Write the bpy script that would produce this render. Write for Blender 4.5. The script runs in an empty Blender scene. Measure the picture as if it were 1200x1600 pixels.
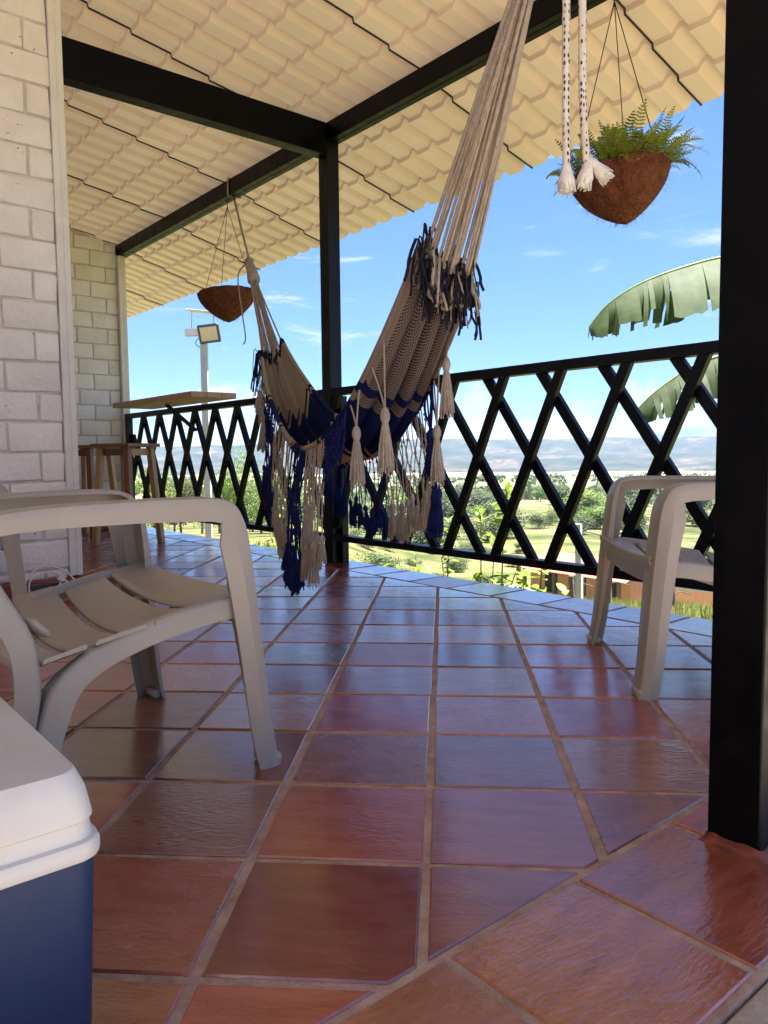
import bpy, bmesh, math, random
import numpy as np
from mathutils import Matrix, Vector, noise as mnoise

random.seed(7); np.random.seed(7)
scene = bpy.context.scene
COL = scene.collection
R = math.radians

# ------------------------------------------------------------------ camera
yaw, pitch, roll = R(39.709), R(4.291), R(-0.5865)
F = Vector((math.sin(yaw)*math.cos(pitch), math.cos(yaw)*math.cos(pitch), -math.sin(pitch)))
R0 = Vector((math.cos(yaw), -math.sin(yaw), 0)); U0 = R0.cross(F)
RR = R0*math.cos(roll) + U0*math.sin(roll); UU = -R0*math.sin(roll) + U0*math.cos(roll)
cam = bpy.data.cameras.new('camera'); camo = bpy.data.objects.new('camera', cam); COL.objects.link(camo)
cam.sensor_fit = 'VERTICAL'; cam.sensor_height = 24.0; cam.lens = 1194.76/1600*24.0
cam.clip_start = 0.02; cam.clip_end = 60000
m = Matrix((RR, UU, -F)).transposed().to_4x4(); m.translation = (0, 0, 0.70)
camo.matrix_world = m
scene.camera = camo
scene.render.resolution_x, scene.render.resolution_y = 768, 1024

# ------------------------------------------------------------------ world, sun, exposure
SUN_EL, SUN_AZ = R(76), R(130)          # azimuth clockwise from +Y (towards +X)
sun_dir = Vector((math.sin(SUN_AZ)*math.cos(SUN_EL), math.cos(SUN_AZ)*math.cos(SUN_EL), math.sin(SUN_EL)))
w = bpy.data.worlds.new('World'); scene.world = w; w.use_nodes = True
nt = w.node_tree; nt.nodes.clear()
def wn(t, **kw):
    n = nt.nodes.new(t)
    for k, v in kw.items(): setattr(n, k, v)
    return n
sky = wn('ShaderNodeTexSky', sky_type='NISHITA', sun_disc=False)
sky.sun_elevation = SUN_EL; sky.sun_rotation = SUN_AZ; sky.altitude = 1000; sky.air_density = 1.0
sky.dust_density = 0.3; sky.ozone_density = 3.0
SKY_STR = 0.05
bg = wn('ShaderNodeBackground'); bg.inputs['Strength'].default_value = SKY_STR
outw = wn('ShaderNodeOutputWorld')
tc = wn('ShaderNodeTexCoord'); sep = wn('ShaderNodeSeparateXYZ')
nt.links.new(tc.outputs['Generated'], sep.inputs[0])
def wmath(op, a, b=None, c=None, clamp=False):
    n = wn('ShaderNodeMath', operation=op); n.use_clamp = clamp
    for i, v in enumerate((a, b, c)):
        if v is None: continue
        if isinstance(v, (int, float)): n.inputs[i].default_value = v
        else: nt.links.new(v, n.inputs[i])
    return n.outputs[0]
# clouds laid out over the dome by azimuth and elevation
az = wmath('ARCTAN2', sep.outputs['X'], sep.outputs['Y'])
el = wmath('ARCSINE', sep.outputs['Z'])
def cloud_noise(sx, sy, ox, oy, detail, rough, dist=0.0):
    cx = wn('ShaderNodeCombineXYZ')
    nt.links.new(wmath('MULTIPLY_ADD', az, sx, ox), cx.inputs[0])
    nt.links.new(wmath('MULTIPLY_ADD', el, sy, oy), cx.inputs[1])
    n = wn('ShaderNodeTexNoise'); n.inputs['Scale'].default_value = 1.0
    n.inputs['Detail'].default_value = detail; n.inputs['Roughness'].default_value = rough
    n.inputs['Distortion'].default_value = dist
    nt.links.new(cx.outputs[0], n.inputs['Vector']); return n.outputs['Fac']
def smooth(x, a, b):
    n = wn('ShaderNodeMapRange', interpolation_type='SMOOTHSTEP')
    n.inputs['From Min'].default_value = a; n.inputs['From Max'].default_value = b
    nt.links.new(x, n.inputs['Value']); return n.outputs[0]
# cumulus banked up along the horizon
cum = cloud_noise(7.0, 22.0, 12.2, 0.4, 9, 0.58, 0.25)
top = cloud_noise(4.2, 0.0, 21.7, 0.0, 5, 0.6)
hgt = wmath('MULTIPLY_ADD', top, 0.42, -0.135)
dd = wmath('SUBTRACT', hgt, el)                       # positive below the cloud tops
cumv = wmath('ADD', wmath('MULTIPLY', dd, 6.0), wmath('SUBTRACT', cum, 0.5))
cmask = smooth(cumv, 0.0, 0.14)
thin = smooth(cloud_noise(5.0, 26.0, 1.3, 2.2, 8, 0.6, 0.4), 0.42, 0.72)
cmask = wmath('MULTIPLY', cmask, wmath('MULTIPLY_ADD', thin, 0.55, 0.45))
# wisps higher up
wis = cloud_noise(5.5, 30.0, 17.3, 5.1, 7, 0.62, 0.6)
wmask = wmath('MULTIPLY', smooth(wis, 0.56, 0.74), smooth(el, 0.02, 0.12))
mask = wmath('MAXIMUM', cmask, wmath('MULTIPLY', wmask, 0.75))
mask = wmath('MULTIPLY', mask, smooth(el, -0.02, 0.02))
shade = cloud_noise(11.0, 34.0, 3.1, 0.55, 8, 0.6, 0.3)
cr = wn('ShaderNodeValToRGB'); cr.color_ramp.elements[0].position = 0.3; cr.color_ramp.elements[1].position = 0.6
CL = 0.19 / SKY_STR
cr.color_ramp.elements[0].color = (0.72*CL, 0.80*CL, 0.90*CL, 1); cr.color_ramp.elements[1].color = (1.0*CL, 1.0*CL, 1.0*CL, 1)
nt.links.new(shade, cr.inputs[0])
mixw = wn('ShaderNodeMix', data_type='RGBA')
hsv = wn('ShaderNodeHueSaturation'); hsv.inputs['Saturation'].default_value = 1.12; hsv.inputs['Value'].default_value = 0.84
# soft shoulder on the sky's radiance, the same for every direction: c*k/(c+k)
ka = wn('ShaderNodeVectorMath', operation='ADD'); ka.inputs[1].default_value = (3.5, 7.2, 24.0); nt.links.new(sky.outputs[0], ka.inputs[0])
km = wn('ShaderNodeVectorMath', operation='MULTIPLY'); km.inputs[1].default_value = (3.5, 7.2, 24.0); nt.links.new(sky.outputs[0], km.inputs[0])
kd = wn('ShaderNodeVectorMath', operation='DIVIDE'); nt.links.new(km.outputs[0], kd.inputs[0]); nt.links.new(ka.outputs[0], kd.inputs[1])
nt.links.new(kd.outputs[0], hsv.inputs['Color'])
nt.links.new(mask, mixw.inputs['Factor']); nt.links.new(hsv.outputs[0], mixw.inputs['A']); nt.links.new(cr.outputs[0], mixw.inputs['B'])
nt.links.new(mixw.outputs['Result'], bg.inputs['Color']); nt.links.new(bg.outputs[0], outw.inputs['Surface'])

sl = bpy.data.lights.new('sun', 'SUN'); sl.energy = 5.0; sl.angle = R(0.53); sl.color = (1.0, 0.965, 0.915)
so = bpy.data.objects.new('sun', sl); COL.objects.link(so)
so.rotation_euler = (-sun_dir).to_track_quat('-Z', 'Y').to_euler(); so.location = (-6, -4, 14)
vs = scene.view_settings
vs.view_transform = 'Standard'; vs.look = 'None'; vs.gamma = 1.0; vs.use_curve_mapping = False
vs.exposure = 2.72
cy = scene.cycles
cy.max_bounces = 7; cy.diffuse_bounces = 4; cy.glossy_bounces = 3; cy.transmission_bounces = 4; cy.volume_bounces = 0
cy.transparent_max_bounces = 12; cy.sample_clamp_indirect = 6.0; cy.caustics_reflective = False; cy.caustics_refractive = False
cy.use_denoising = True

# ------------------------------------------------------------------ materials
def mat(name, col, rough=0.6, col2=None, nscale=8.0, nlo=0.35, nhi=0.65, bump=0.0, bscale=60.0, spec=0.5, metallic=0.0,
        coat=0.0, coat_rough=0.1, rnd=0.0, rvar=0.0, stretch=None, transl=0.0, detail=6.0, generated=False, bdist=0.01, hue=0.0, third=None):
    mt = bpy.data.materials.new(name); mt.use_nodes = True
    t = mt.node_tree; b = t.nodes['Principled BSDF']; L = t.links.new
    b.inputs['Roughness'].default_value = rough; b.inputs['Metallic'].default_value = metallic
    b.inputs['Specular IOR Level'].default_value = spec
    b.inputs['Coat Weight'].default_value = coat; b.inputs['Coat Roughness'].default_value = coat_rough
    tcn = t.nodes.new('ShaderNodeTexCoord'); mp = t.nodes.new('ShaderNodeMapping')
    L(tcn.outputs['Object'], mp.inputs['Vector'])
    if stretch: mp.inputs['Scale'].default_value = stretch
    oi = t.nodes.new('ShaderNodeObjectInfo')
    add = t.nodes.new('ShaderNodeVectorMath'); add.operation = 'ADD'
    sc = t.nodes.new('ShaderNodeVectorMath'); sc.operation = 'SCALE'; sc.inputs['Scale'].default_value = 37.0
    cmb = t.nodes.new('ShaderNodeCombineXYZ'); L(oi.outputs['Random'], cmb.inputs[0]); L(oi.outputs['Random'], cmb.inputs[1])
    L(cmb.outputs[0], sc.inputs[0]); L(mp.outputs[0], add.inputs[0]); L(sc.outputs[0], add.inputs[1])
    vec = add.outputs[0]
    out = None
    if col2 is not None:
        n = t.nodes.new('ShaderNodeTexNoise'); n.inputs['Scale'].default_value = nscale; n.inputs['Detail'].default_value = detail
        n.inputs['Roughness'].default_value = 0.6; L(vec, n.inputs['Vector'])
        r = t.nodes.new('ShaderNodeValToRGB'); r.color_ramp.elements[0].position = nlo; r.color_ramp.elements[1].position = nhi
        r.color_ramp.elements[0].color = (*col, 1); r.color_ramp.elements[1].color = (*col2, 1)
        if third:
            e = r.color_ramp.elements.new((nlo+nhi)/2); e.color = (*third, 1)
        L(n.outputs['Fac'], r.inputs[0]); out = r.outputs[0]
    else:
        rgb = t.nodes.new('ShaderNodeRGB'); rgb.outputs[0].default_value = (*col, 1); out = rgb.outputs[0]
    if rnd or hue:
        hs = t.nodes.new('ShaderNodeHueSaturation')
        mr = t.nodes.new('ShaderNodeMapRange'); mr.inputs['To Min'].default_value = 1-rnd; mr.inputs['To Max'].default_value = 1+rnd
        L(oi.outputs['Random'], mr.inputs['Value']); L(mr.outputs[0], hs.inputs['Value'])
        if hue:
            wnz = t.nodes.new('ShaderNodeTexWhiteNoise'); wnz.noise_dimensions = '1D'; L(oi.outputs['Random'], wnz.inputs['W'])
            m2 = t.nodes.new('ShaderNodeMapRange'); m2.inputs['To Min'].default_value = 0.5-hue; m2.inputs['To Max'].default_value = 0.5+hue
            L(wnz.outputs['Value'], m2.inputs['Value']); L(m2.outputs[0], hs.inputs['Hue'])
        L(out, hs.inputs['Color']); out = hs.outputs[0]
    L(out, b.inputs['Base Color'])
    if rvar:
        n2 = t.nodes.new('ShaderNodeTexNoise'); n2.inputs['Scale'].default_value = nscale*1.7; n2.inputs['Detail'].default_value = 5; L(vec, n2.inputs['Vector'])
        mr2 = t.nodes.new('ShaderNodeMapRange'); mr2.inputs['From Min'].default_value = 0.3; mr2.inputs['From Max'].default_value = 0.7
        mr2.inputs['To Min'].default_value = max(0.02, rough-rvar); mr2.inputs['To Max'].default_value = rough+rvar
        L(n2.outputs['Fac'], mr2.inputs['Value']); L(mr2.outputs[0], b.inputs['Roughness'])
    if bump:
        n3 = t.nodes.new('ShaderNodeTexNoise'); n3.inputs['Scale'].default_value = bscale; n3.inputs['Detail'].default_value = 5; L(vec, n3.inputs['Vector'])
        bp = t.nodes.new('ShaderNodeBump'); bp.inputs['Strength'].default_value = bump; bp.inputs['Distance'].default_value = bdist
        L(n3.outputs['Fac'], bp.inputs['Height']); L(bp.outputs[0], b.inputs['Normal'])
        if coat: L(bp.outputs[0], b.inputs['Coat Normal'])
    if transl:
        tr = t.nodes.new('ShaderNodeBsdfTranslucent'); L(out, tr.inputs['Color'])
        mx = t.nodes.new('ShaderNodeMixShader'); mx.inputs[0].default_value = transl
        L(b.outputs[0], mx.inputs[1]); L(tr.outputs[0], mx.inputs[2])
        L(mx.outputs[0], t.nodes['Material Output'].inputs['Surface'])
    return mt

M = {}
M['steel'] = mat('black_paint', (0.0011, 0.0012, 0.0022), 0.40, (0.0024, 0.0023, 0.003), 5, bump=0.12, bscale=35, rvar=0.10, bdist=0.004, spec=0.22)
M['steel_scuff'] = mat('black_paint_scuffed', (0.0007, 0.0008, 0.0020), 0.42, (0.0022, 0.002, 0.0024), 9, 0.45, 0.75, bump=0.10, bscale=28, rvar=0.12, bdist=0.004, spec=0.12)
M['rust'] = mat('rusty_red_stain', (0.22, 0.05, 0.025), 0.6, (0.10, 0.02, 0.012), 25, bump=0.3)
M['whitepost'] = mat('white_painted_steel', (0.70, 0.67, 0.62), 0.45, (0.58, 0.55, 0.50), 6, 0.45, 0.8, bump=0.06, bscale=40)
M['roof'] = mat('cream_roof_sheet', (0.63, 0.49, 0.335), 0.5, (0.53, 0.405, 0.27), 1.3, 0.3, 0.75, bump=0.05, bscale=20, transl=0.040, rnd=0.05)
M['seam'] = mat('dark_red_seal', (0.022, 0.007, 0.006), 0.6)
M['mortar'] = mat('white_mortar', (0.68, 0.63, 0.58), 0.85, (0.48, 0.43, 0.38), 9, bump=0.5, bscale=60)
M['skirt'] = mat('oxide_red_skirting', (0.27, 0.035, 0.024), 0.42, (0.19, 0.022, 0.016), 9, bump=0.2, bscale=50)
M['grout'] = mat('terrace_grout', (0.46, 0.32, 0.245), 0.75, (0.30, 0.185, 0.135), 18, bump=0.5, bscale=120, spec=0.25)
M['concrete'] = mat('sandy_concrete', (0.42, 0.34, 0.26), 0.8, (0.33, 0.26, 0.19), 14, bump=0.6, bscale=90)
M['chair'] = mat('taupe_plastic', (0.33, 0.285, 0.235), 0.42, (0.29, 0.245, 0.20), 4, 0.3, 0.8, bump=0.16, bscale=170, rvar=0.08, bdist=0.003, stretch=(1, 0.10, 0.6))
M['chair_white'] = mat('pale_plastic', (0.62, 0.60, 0.57), 0.42, (0.56, 0.53, 0.49), 5, bump=0.05, bscale=180, rvar=0.06, bdist=0.003)
M['lid'] = mat('white_cooler_plastic', (0.49, 0.49, 0.475), 0.42, (0.41, 0.385, 0.33), 5, 0.45, 0.8, bump=0.08, bscale=70, bdist=0.004)
M['cooler'] = mat('blue_cooler_plastic', (0.0008, 0.015, 0.062), 0.55, (0.0012, 0.018, 0.075), 5, bump=0.1, bscale=110, bdist=0.003)
M['wood_pale'] = mat('pale_stool_wood', (0.42, 0.24, 0.085), 0.45, (0.55, 0.34, 0.14), 7, stretch=(14, 14, 1.2), rnd=0.25, bump=0.1, bscale=18)
M['wood_dark'] = mat('brown_stool_wood', (0.17, 0.065, 0.025), 0.4, (0.26, 0.105, 0.04), 7, stretch=(14, 14, 1.2), rnd=0.2, bump=0.1, bscale=18)
M['plank'] = mat('counter_plank_wood', (0.38, 0.225, 0.12), 0.5, (0.50, 0.32, 0.185), 5, stretch=(22, 1.6, 8), bump=0.15, bscale=14)
M['coir'] = mat('brown_coir', (0.10, 0.032, 0.016), 0.95, (0.17, 0.062, 0.030), 30, bump=1.0, bscale=90, bdist=0.02, spec=0.1)
M['fibre'] = mat('coir_fibre', (0.24, 0.12, 0.06), 0.9)
M['wire'] = mat('dark_cord', (0.02, 0.017, 0.015), 0.7)
M['cream'] = mat('cream_cotton', (0.44, 0.38, 0.315), 0.9, (0.35, 0.295, 0.245), 40, bump=0.6, bscale=250, spec=0.1, transl=0.12)
M['navy'] = mat('navy_cotton', (0.008, 0.012, 0.065), 0.9, (0.012, 0.02, 0.11), 40, bump=0.6, bscale=250, spec=0.1)
M['blackcot'] = mat('black_cotton', (0.011, 0.011, 0.016), 0.95, (0.02, 0.02, 0.03), 40, spec=0.1)
M['whitecot'] = mat('white_cotton', (0.72, 0.69, 0.65), 0.95, (0.6, 0.57, 0.53), 50, bump=0.5, bscale=200, spec=0.1)
M['cable'] = mat('pale_cable', (0.66, 0.63, 0.58), 0.5)
M['blackplastic'] = mat('black_plastic', (0.012, 0.012, 0.013), 0.4)
M['metal'] = mat('grey_metal', (0.45, 0.45, 0.46), 0.4, metallic=0.7)
M['lamp_glass'] = mat('floodlight_glass', (0.70, 0.58, 0.36), 0.25, (0.62, 0.50, 0.30), 30)
M['lamp_case'] = mat('floodlight_case', (0.08, 0.075, 0.075), 0.5)
M['polepaint'] = mat('pale_pole_paint', (0.55, 0.52, 0.47), 0.5, (0.46, 0.43, 0.38), 4)
M['leaf'] = mat('bright_leaf', (0.18, 0.27, 0.03), 0.45, (0.27, 0.37, 0.05), 9, rnd=0.35, hue=0.02, transl=0.45)
M['leaf_old'] = mat('dark_leaf', (0.055, 0.115, 0.02), 0.42, (0.09, 0.16, 0.03), 9, rnd=0.3, transl=0.35)
M['fern'] = mat('fern_leaf', (0.15, 0.205, 0.025), 0.5, (0.27, 0.32, 0.05), 12, rnd=0.35, hue=0.015, transl=0.45)
M['banana'] = mat('banana_leaf', (0.036, 0.062, 0.020), 0.6, (0.075, 0.105, 0.040), 9, stretch=(1, 1, 1), rnd=0.15, transl=0.35, spec=0.2)
M['stem'] = mat('green_brown_stem', (0.12, 0.11, 0.04), 0.7, (0.19, 0.16, 0.07), 20)
M['bark'] = mat('grey_bark', (0.13, 0.10, 0.075), 0.9, (0.20, 0.16, 0.12), 6, bump=0.6, bscale=20)
M['tree_a'] = mat('tree_foliage_olive', (0.075, 0.105, 0.034), 0.6, (0.135, 0.165, 0.058), 0.9, rnd=0.3, hue=0.02, transl=0.35, detail=3)
M['tree_b'] = mat('tree_foliage_dark', (0.056, 0.085, 0.036), 0.6, (0.10, 0.13, 0.055), 0.8, rnd=0.3, hue=0.02, transl=0.3, detail=3)
M['tree_c'] = mat('tree_foliage_light', (0.10, 0.16, 0.025), 0.6, (0.17, 0.25, 0.04), 0.8, rnd=0.25, hue=0.02, transl=0.4, detail=3)
M['grass'] = mat('long_grass', (0.16, 0.22, 0.035), 0.6, (0.33, 0.31, 0.10), 0.35, rnd=0, transl=0.4, detail=4)
M['salmon'] = mat('salmon_render', (0.78, 0.40, 0.25), 0.8, (0.70, 0.34, 0.20), 2, bump=0.2)
M['clay'] = mat('clay_roof_tile', (0.30, 0.07, 0.04), 0.75, (0.40, 0.12, 0.065), 3, rnd=0.15, bump=0.3)
M['dark'] = mat('dark_opening', (0.02, 0.018, 0.018), 0.4)
M['greypost'] = mat('weathered_wood_post', (0.10, 0.075, 0.055), 0.9, (0.18, 0.14, 0.11), 10, bump=0.5)
M['palepost'] = mat('pale_concrete_post', (0.55, 0.50, 0.44), 0.85, (0.45, 0.41, 0.36), 10, bump=0.3)

# terracotta tile: kiln streaks along one axis, slight glaze, each tile its own tone
def tile_mat():
    mt = mat('terracotta_tile', (0.20, 0.034, 0.014), 0.30, (0.335, 0.088, 0.048), 3.5, 0.3, 0.72, spec=0.35, coat=1.0, coat_rough=0.13,
             rnd=0.38, hue=0.014, stretch=(2.0, 9.0, 2.0), bump=0.0)
    t = mt.node_tree; b = t.nodes['Principled BSDF']; L = t.links.new
    tcn = t.nodes.new('ShaderNodeTexCoord'); oi = t.nodes.new('ShaderNodeObjectInfo')
    n1 = t.nodes.new('ShaderNodeTexNoise'); n1.inputs['Scale'].default_value = 95; n1.inputs['Detail'].default_value = 4
    mp = t.nodes.new('ShaderNodeMapping'); mp.inputs['Scale'].default_value = (0.5, 1.4, 1)
    L(tcn.outputs['Object'], mp.inputs[0]); L(mp.outputs[0], n1.inputs['Vector'])
    n2 = t.nodes.new('ShaderNodeTexNoise'); n2.inputs['Scale'].default_value = 9; n2.inputs['Detail'].default_value = 3; L(tcn.outputs['Object'], n2.inputs['Vector'])
    ad = t.nodes.new('ShaderNodeMath'); ad.operation = 'MULTIPLY_ADD'; ad.inputs[1].default_value = 1.6
    L(n2.outputs['Fac'], ad.inputs[0]); L(n1.outputs['Fac'], ad.inputs[2])
    wv = t.nodes.new('ShaderNodeTexWhiteNoise'); wv.noise_dimensions = '1D'; L(oi.outputs['Random'], wv.inputs['W'])
    st = t.nodes.new('ShaderNodeMapRange'); st.inputs['To Min'].default_value = 0.06; st.inputs['To Max'].default_value = 1.0; L(wv.outputs['Value'], st.inputs['Value'])
    bp = t.nodes.new('ShaderNodeBump'); bp.inputs['Distance'].default_value = 0.0014; L(st.outputs[0], bp.inputs['Strength']); L(ad.outputs[0], bp.inputs['Height'])
    b.inputs['Coat IOR'].default_value = 1.85
    L(bp.outputs[0], b.inputs['Normal']); L(bp.outputs[0], b.inputs['Coat Normal'])
    n4 = t.nodes.new('ShaderNodeTexNoise'); n4.inputs['Scale'].default_value = 14; n4.inputs['Detail'].default_value = 6; L(tcn.outputs['Object'], n4.inputs['Vector'])
    cw = t.nodes.new('ShaderNodeMapRange'); cw.inputs['From Min'].default_value = 0.3; cw.inputs['From Max'].default_value = 0.7
    cw.inputs['To Min'].default_value = 0.09; cw.inputs['To Max'].default_value = 0.24
    w2 = t.nodes.new('ShaderNodeTexWhiteNoise'); w2.noise_dimensions = '2D'; cb2 = t.nodes.new('ShaderNodeCombineXYZ'); L(oi.outputs['Random'], cb2.inputs[0]); cb2.inputs[1].default_value = 4.7; L(cb2.outputs[0], w2.inputs['Vector'])
    pw = t.nodes.new('ShaderNodeMath'); pw.operation = 'POWER'; pw.inputs[1].default_value = 2.2; L(w2.outputs['Value'], pw.inputs[0])
    ar = t.nodes.new('ShaderNodeMath'); ar.operation = 'MULTIPLY_ADD'; ar.inputs[1].default_value = 0.20; L(pw.outputs[0], ar.inputs[0]); L(cw.outputs[0], ar.inputs[2])
    L(n4.outputs['Fac'], cw.inputs['Value']); L(ar.outputs[0], b.inputs['Coat Roughness'])
    return mt
M['tile'] = tile_mat()

# white painted block: dark pits here and there
def brick_mat():
    mt = mat('white_painted_block', (0.80, 0.755, 0.71), 0.7, (0.72, 0.665, 0.62), 5, rnd=0.05, bump=0.0)
    t = mt.node_tree; b = t.nodes['Principled BSDF']; L = t.links.new
    base = b.inputs['Base Color'].links[0].from_socket
    g = t.nodes.new('ShaderNodeNewGeometry')
    v = t.nodes.new('ShaderNodeTexVoronoi'); v.inputs['Scale'].default_value = 34; v.inputs['Randomness'].default_value = 1.0
    L(g.outputs['Position'], v.inputs['Vector'])
    n = t.nodes.new('ShaderNodeTexNoise'); n.inputs['Scale'].default_value = 3.2; n.inputs['Detail'].default_value = 4; L(g.outputs['Position'], n.inputs['Vector'])
    nf = t.nodes.new('ShaderNodeTexNoise'); nf.inputs['Scale'].default_value = 60; nf.inputs['Detail'].default_value = 3; L(g.outputs['Position'], nf.inputs['Vector'])
    th = t.nodes.new('ShaderNodeMapRange'); th.inputs['From Min'].default_value = 0.44; th.inputs['From Max'].default_value = 0.66; th.inputs['To Min'].default_value = 0.0; th.inputs['To Max'].default_value = 0.16
    L(n.outputs['Fac'], th.inputs['Value'])
    sb = t.nodes.new('ShaderNodeMath'); sb.operation = 'SUBTRACT'; L(th.outputs[0], sb.inputs[0]); L(v.outputs['Distance'], sb.inputs[1])
    s2 = t.nodes.new('ShaderNodeMath'); s2.operation = 'MULTIPLY_ADD'; s2.inputs[1].default_value = 0.4; s2.inputs[2].default_value = -0.20
    L(nf.outputs['Fac'], s2.inputs[0])
    s3 = t.nodes.new('ShaderNodeMath'); s3.operation = 'ADD'; L(sb.outputs[0], s3.inputs[0]); L(s2.outputs[0], s3.inputs[1])
    pit = t.nodes.new('ShaderNodeMapRange'); pit.inputs['From Min'].default_value = 0.0; pit.inputs['From Max'].default_value = 0.05; L(s3.outputs[0], pit.inputs['Value'])
    mx = t.nodes.new('ShaderNodeMix'); mx.data_type = 'RGBA'; L(pit.outputs[0], mx.inputs['Factor']); L(base, mx.inputs['A']); mx.inputs['B'].default_value = (0.14, 0.10, 0.08, 1)
    L(mx.outputs['Result'], b.inputs['Base Color'])
    hh = t.nodes.new('ShaderNodeMath'); hh.operation = 'MULTIPLY_ADD'; hh.inputs[1].default_value = -2.0; L(pit.outputs[0], hh.inputs[0])
    nb = t.nodes.new('ShaderNodeTexNoise'); nb.inputs['Scale'].default_value = 45; nb.inputs['Detail'].default_value = 6; L(g.outputs['Position'], nb.inputs['Vector']); L(nb.outputs['Fac'], hh.inputs[2])
    bp = t.nodes.new('ShaderNodeBump'); bp.inputs['Distance'].default_value = 0.008; bp.inputs['Strength'].default_value = 0.8; L(hh.outputs[0], bp.inputs['Height']); L(bp.outputs[0], b.inputs['Normal'])
    return mt
M['brick'] = brick_mat()

# ------------------------------------------------------------------ object helpers
WORLD = {}
def tag(o, label=None, cat=None, group=None, kind=None):
    if label: o['label'] = label
    if cat: o['category'] = cat
    if group: o['group'] = group
    if kind: o['kind'] = kind
    return o
def thing(name, label, cat, loc=(0, 0, 0), rot=(0, 0, 0), group=None, kind=None):
    o = bpy.data.objects.new(name, None); COL.objects.link(o); o.empty_display_size = 0.1
    o.location = loc; o.rotation_euler = rot
    from mathutils import Euler
    WORLD[o.name] = Matrix.Translation(loc) @ Euler(rot).to_matrix().to_4x4()
    return tag(o, label, cat, group, kind)
def link(name, me, parent=None, mw=None, mt=None):
    """mesh me placed with world matrix mw (identity when None) under parent"""
    o = bpy.data.objects.new(name, me); COL.objects.link(o)
    mw = mw or Matrix.Identity(4)
    if parent is not None:
        o.parent = parent
        o.matrix_local = WORLD[parent.name].inverted() @ mw
    else:
        o.matrix_local = mw
    WORLD[o.name] = mw
    if mt is not None and not me.materials: me.materials.append(mt)
    return o
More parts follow.
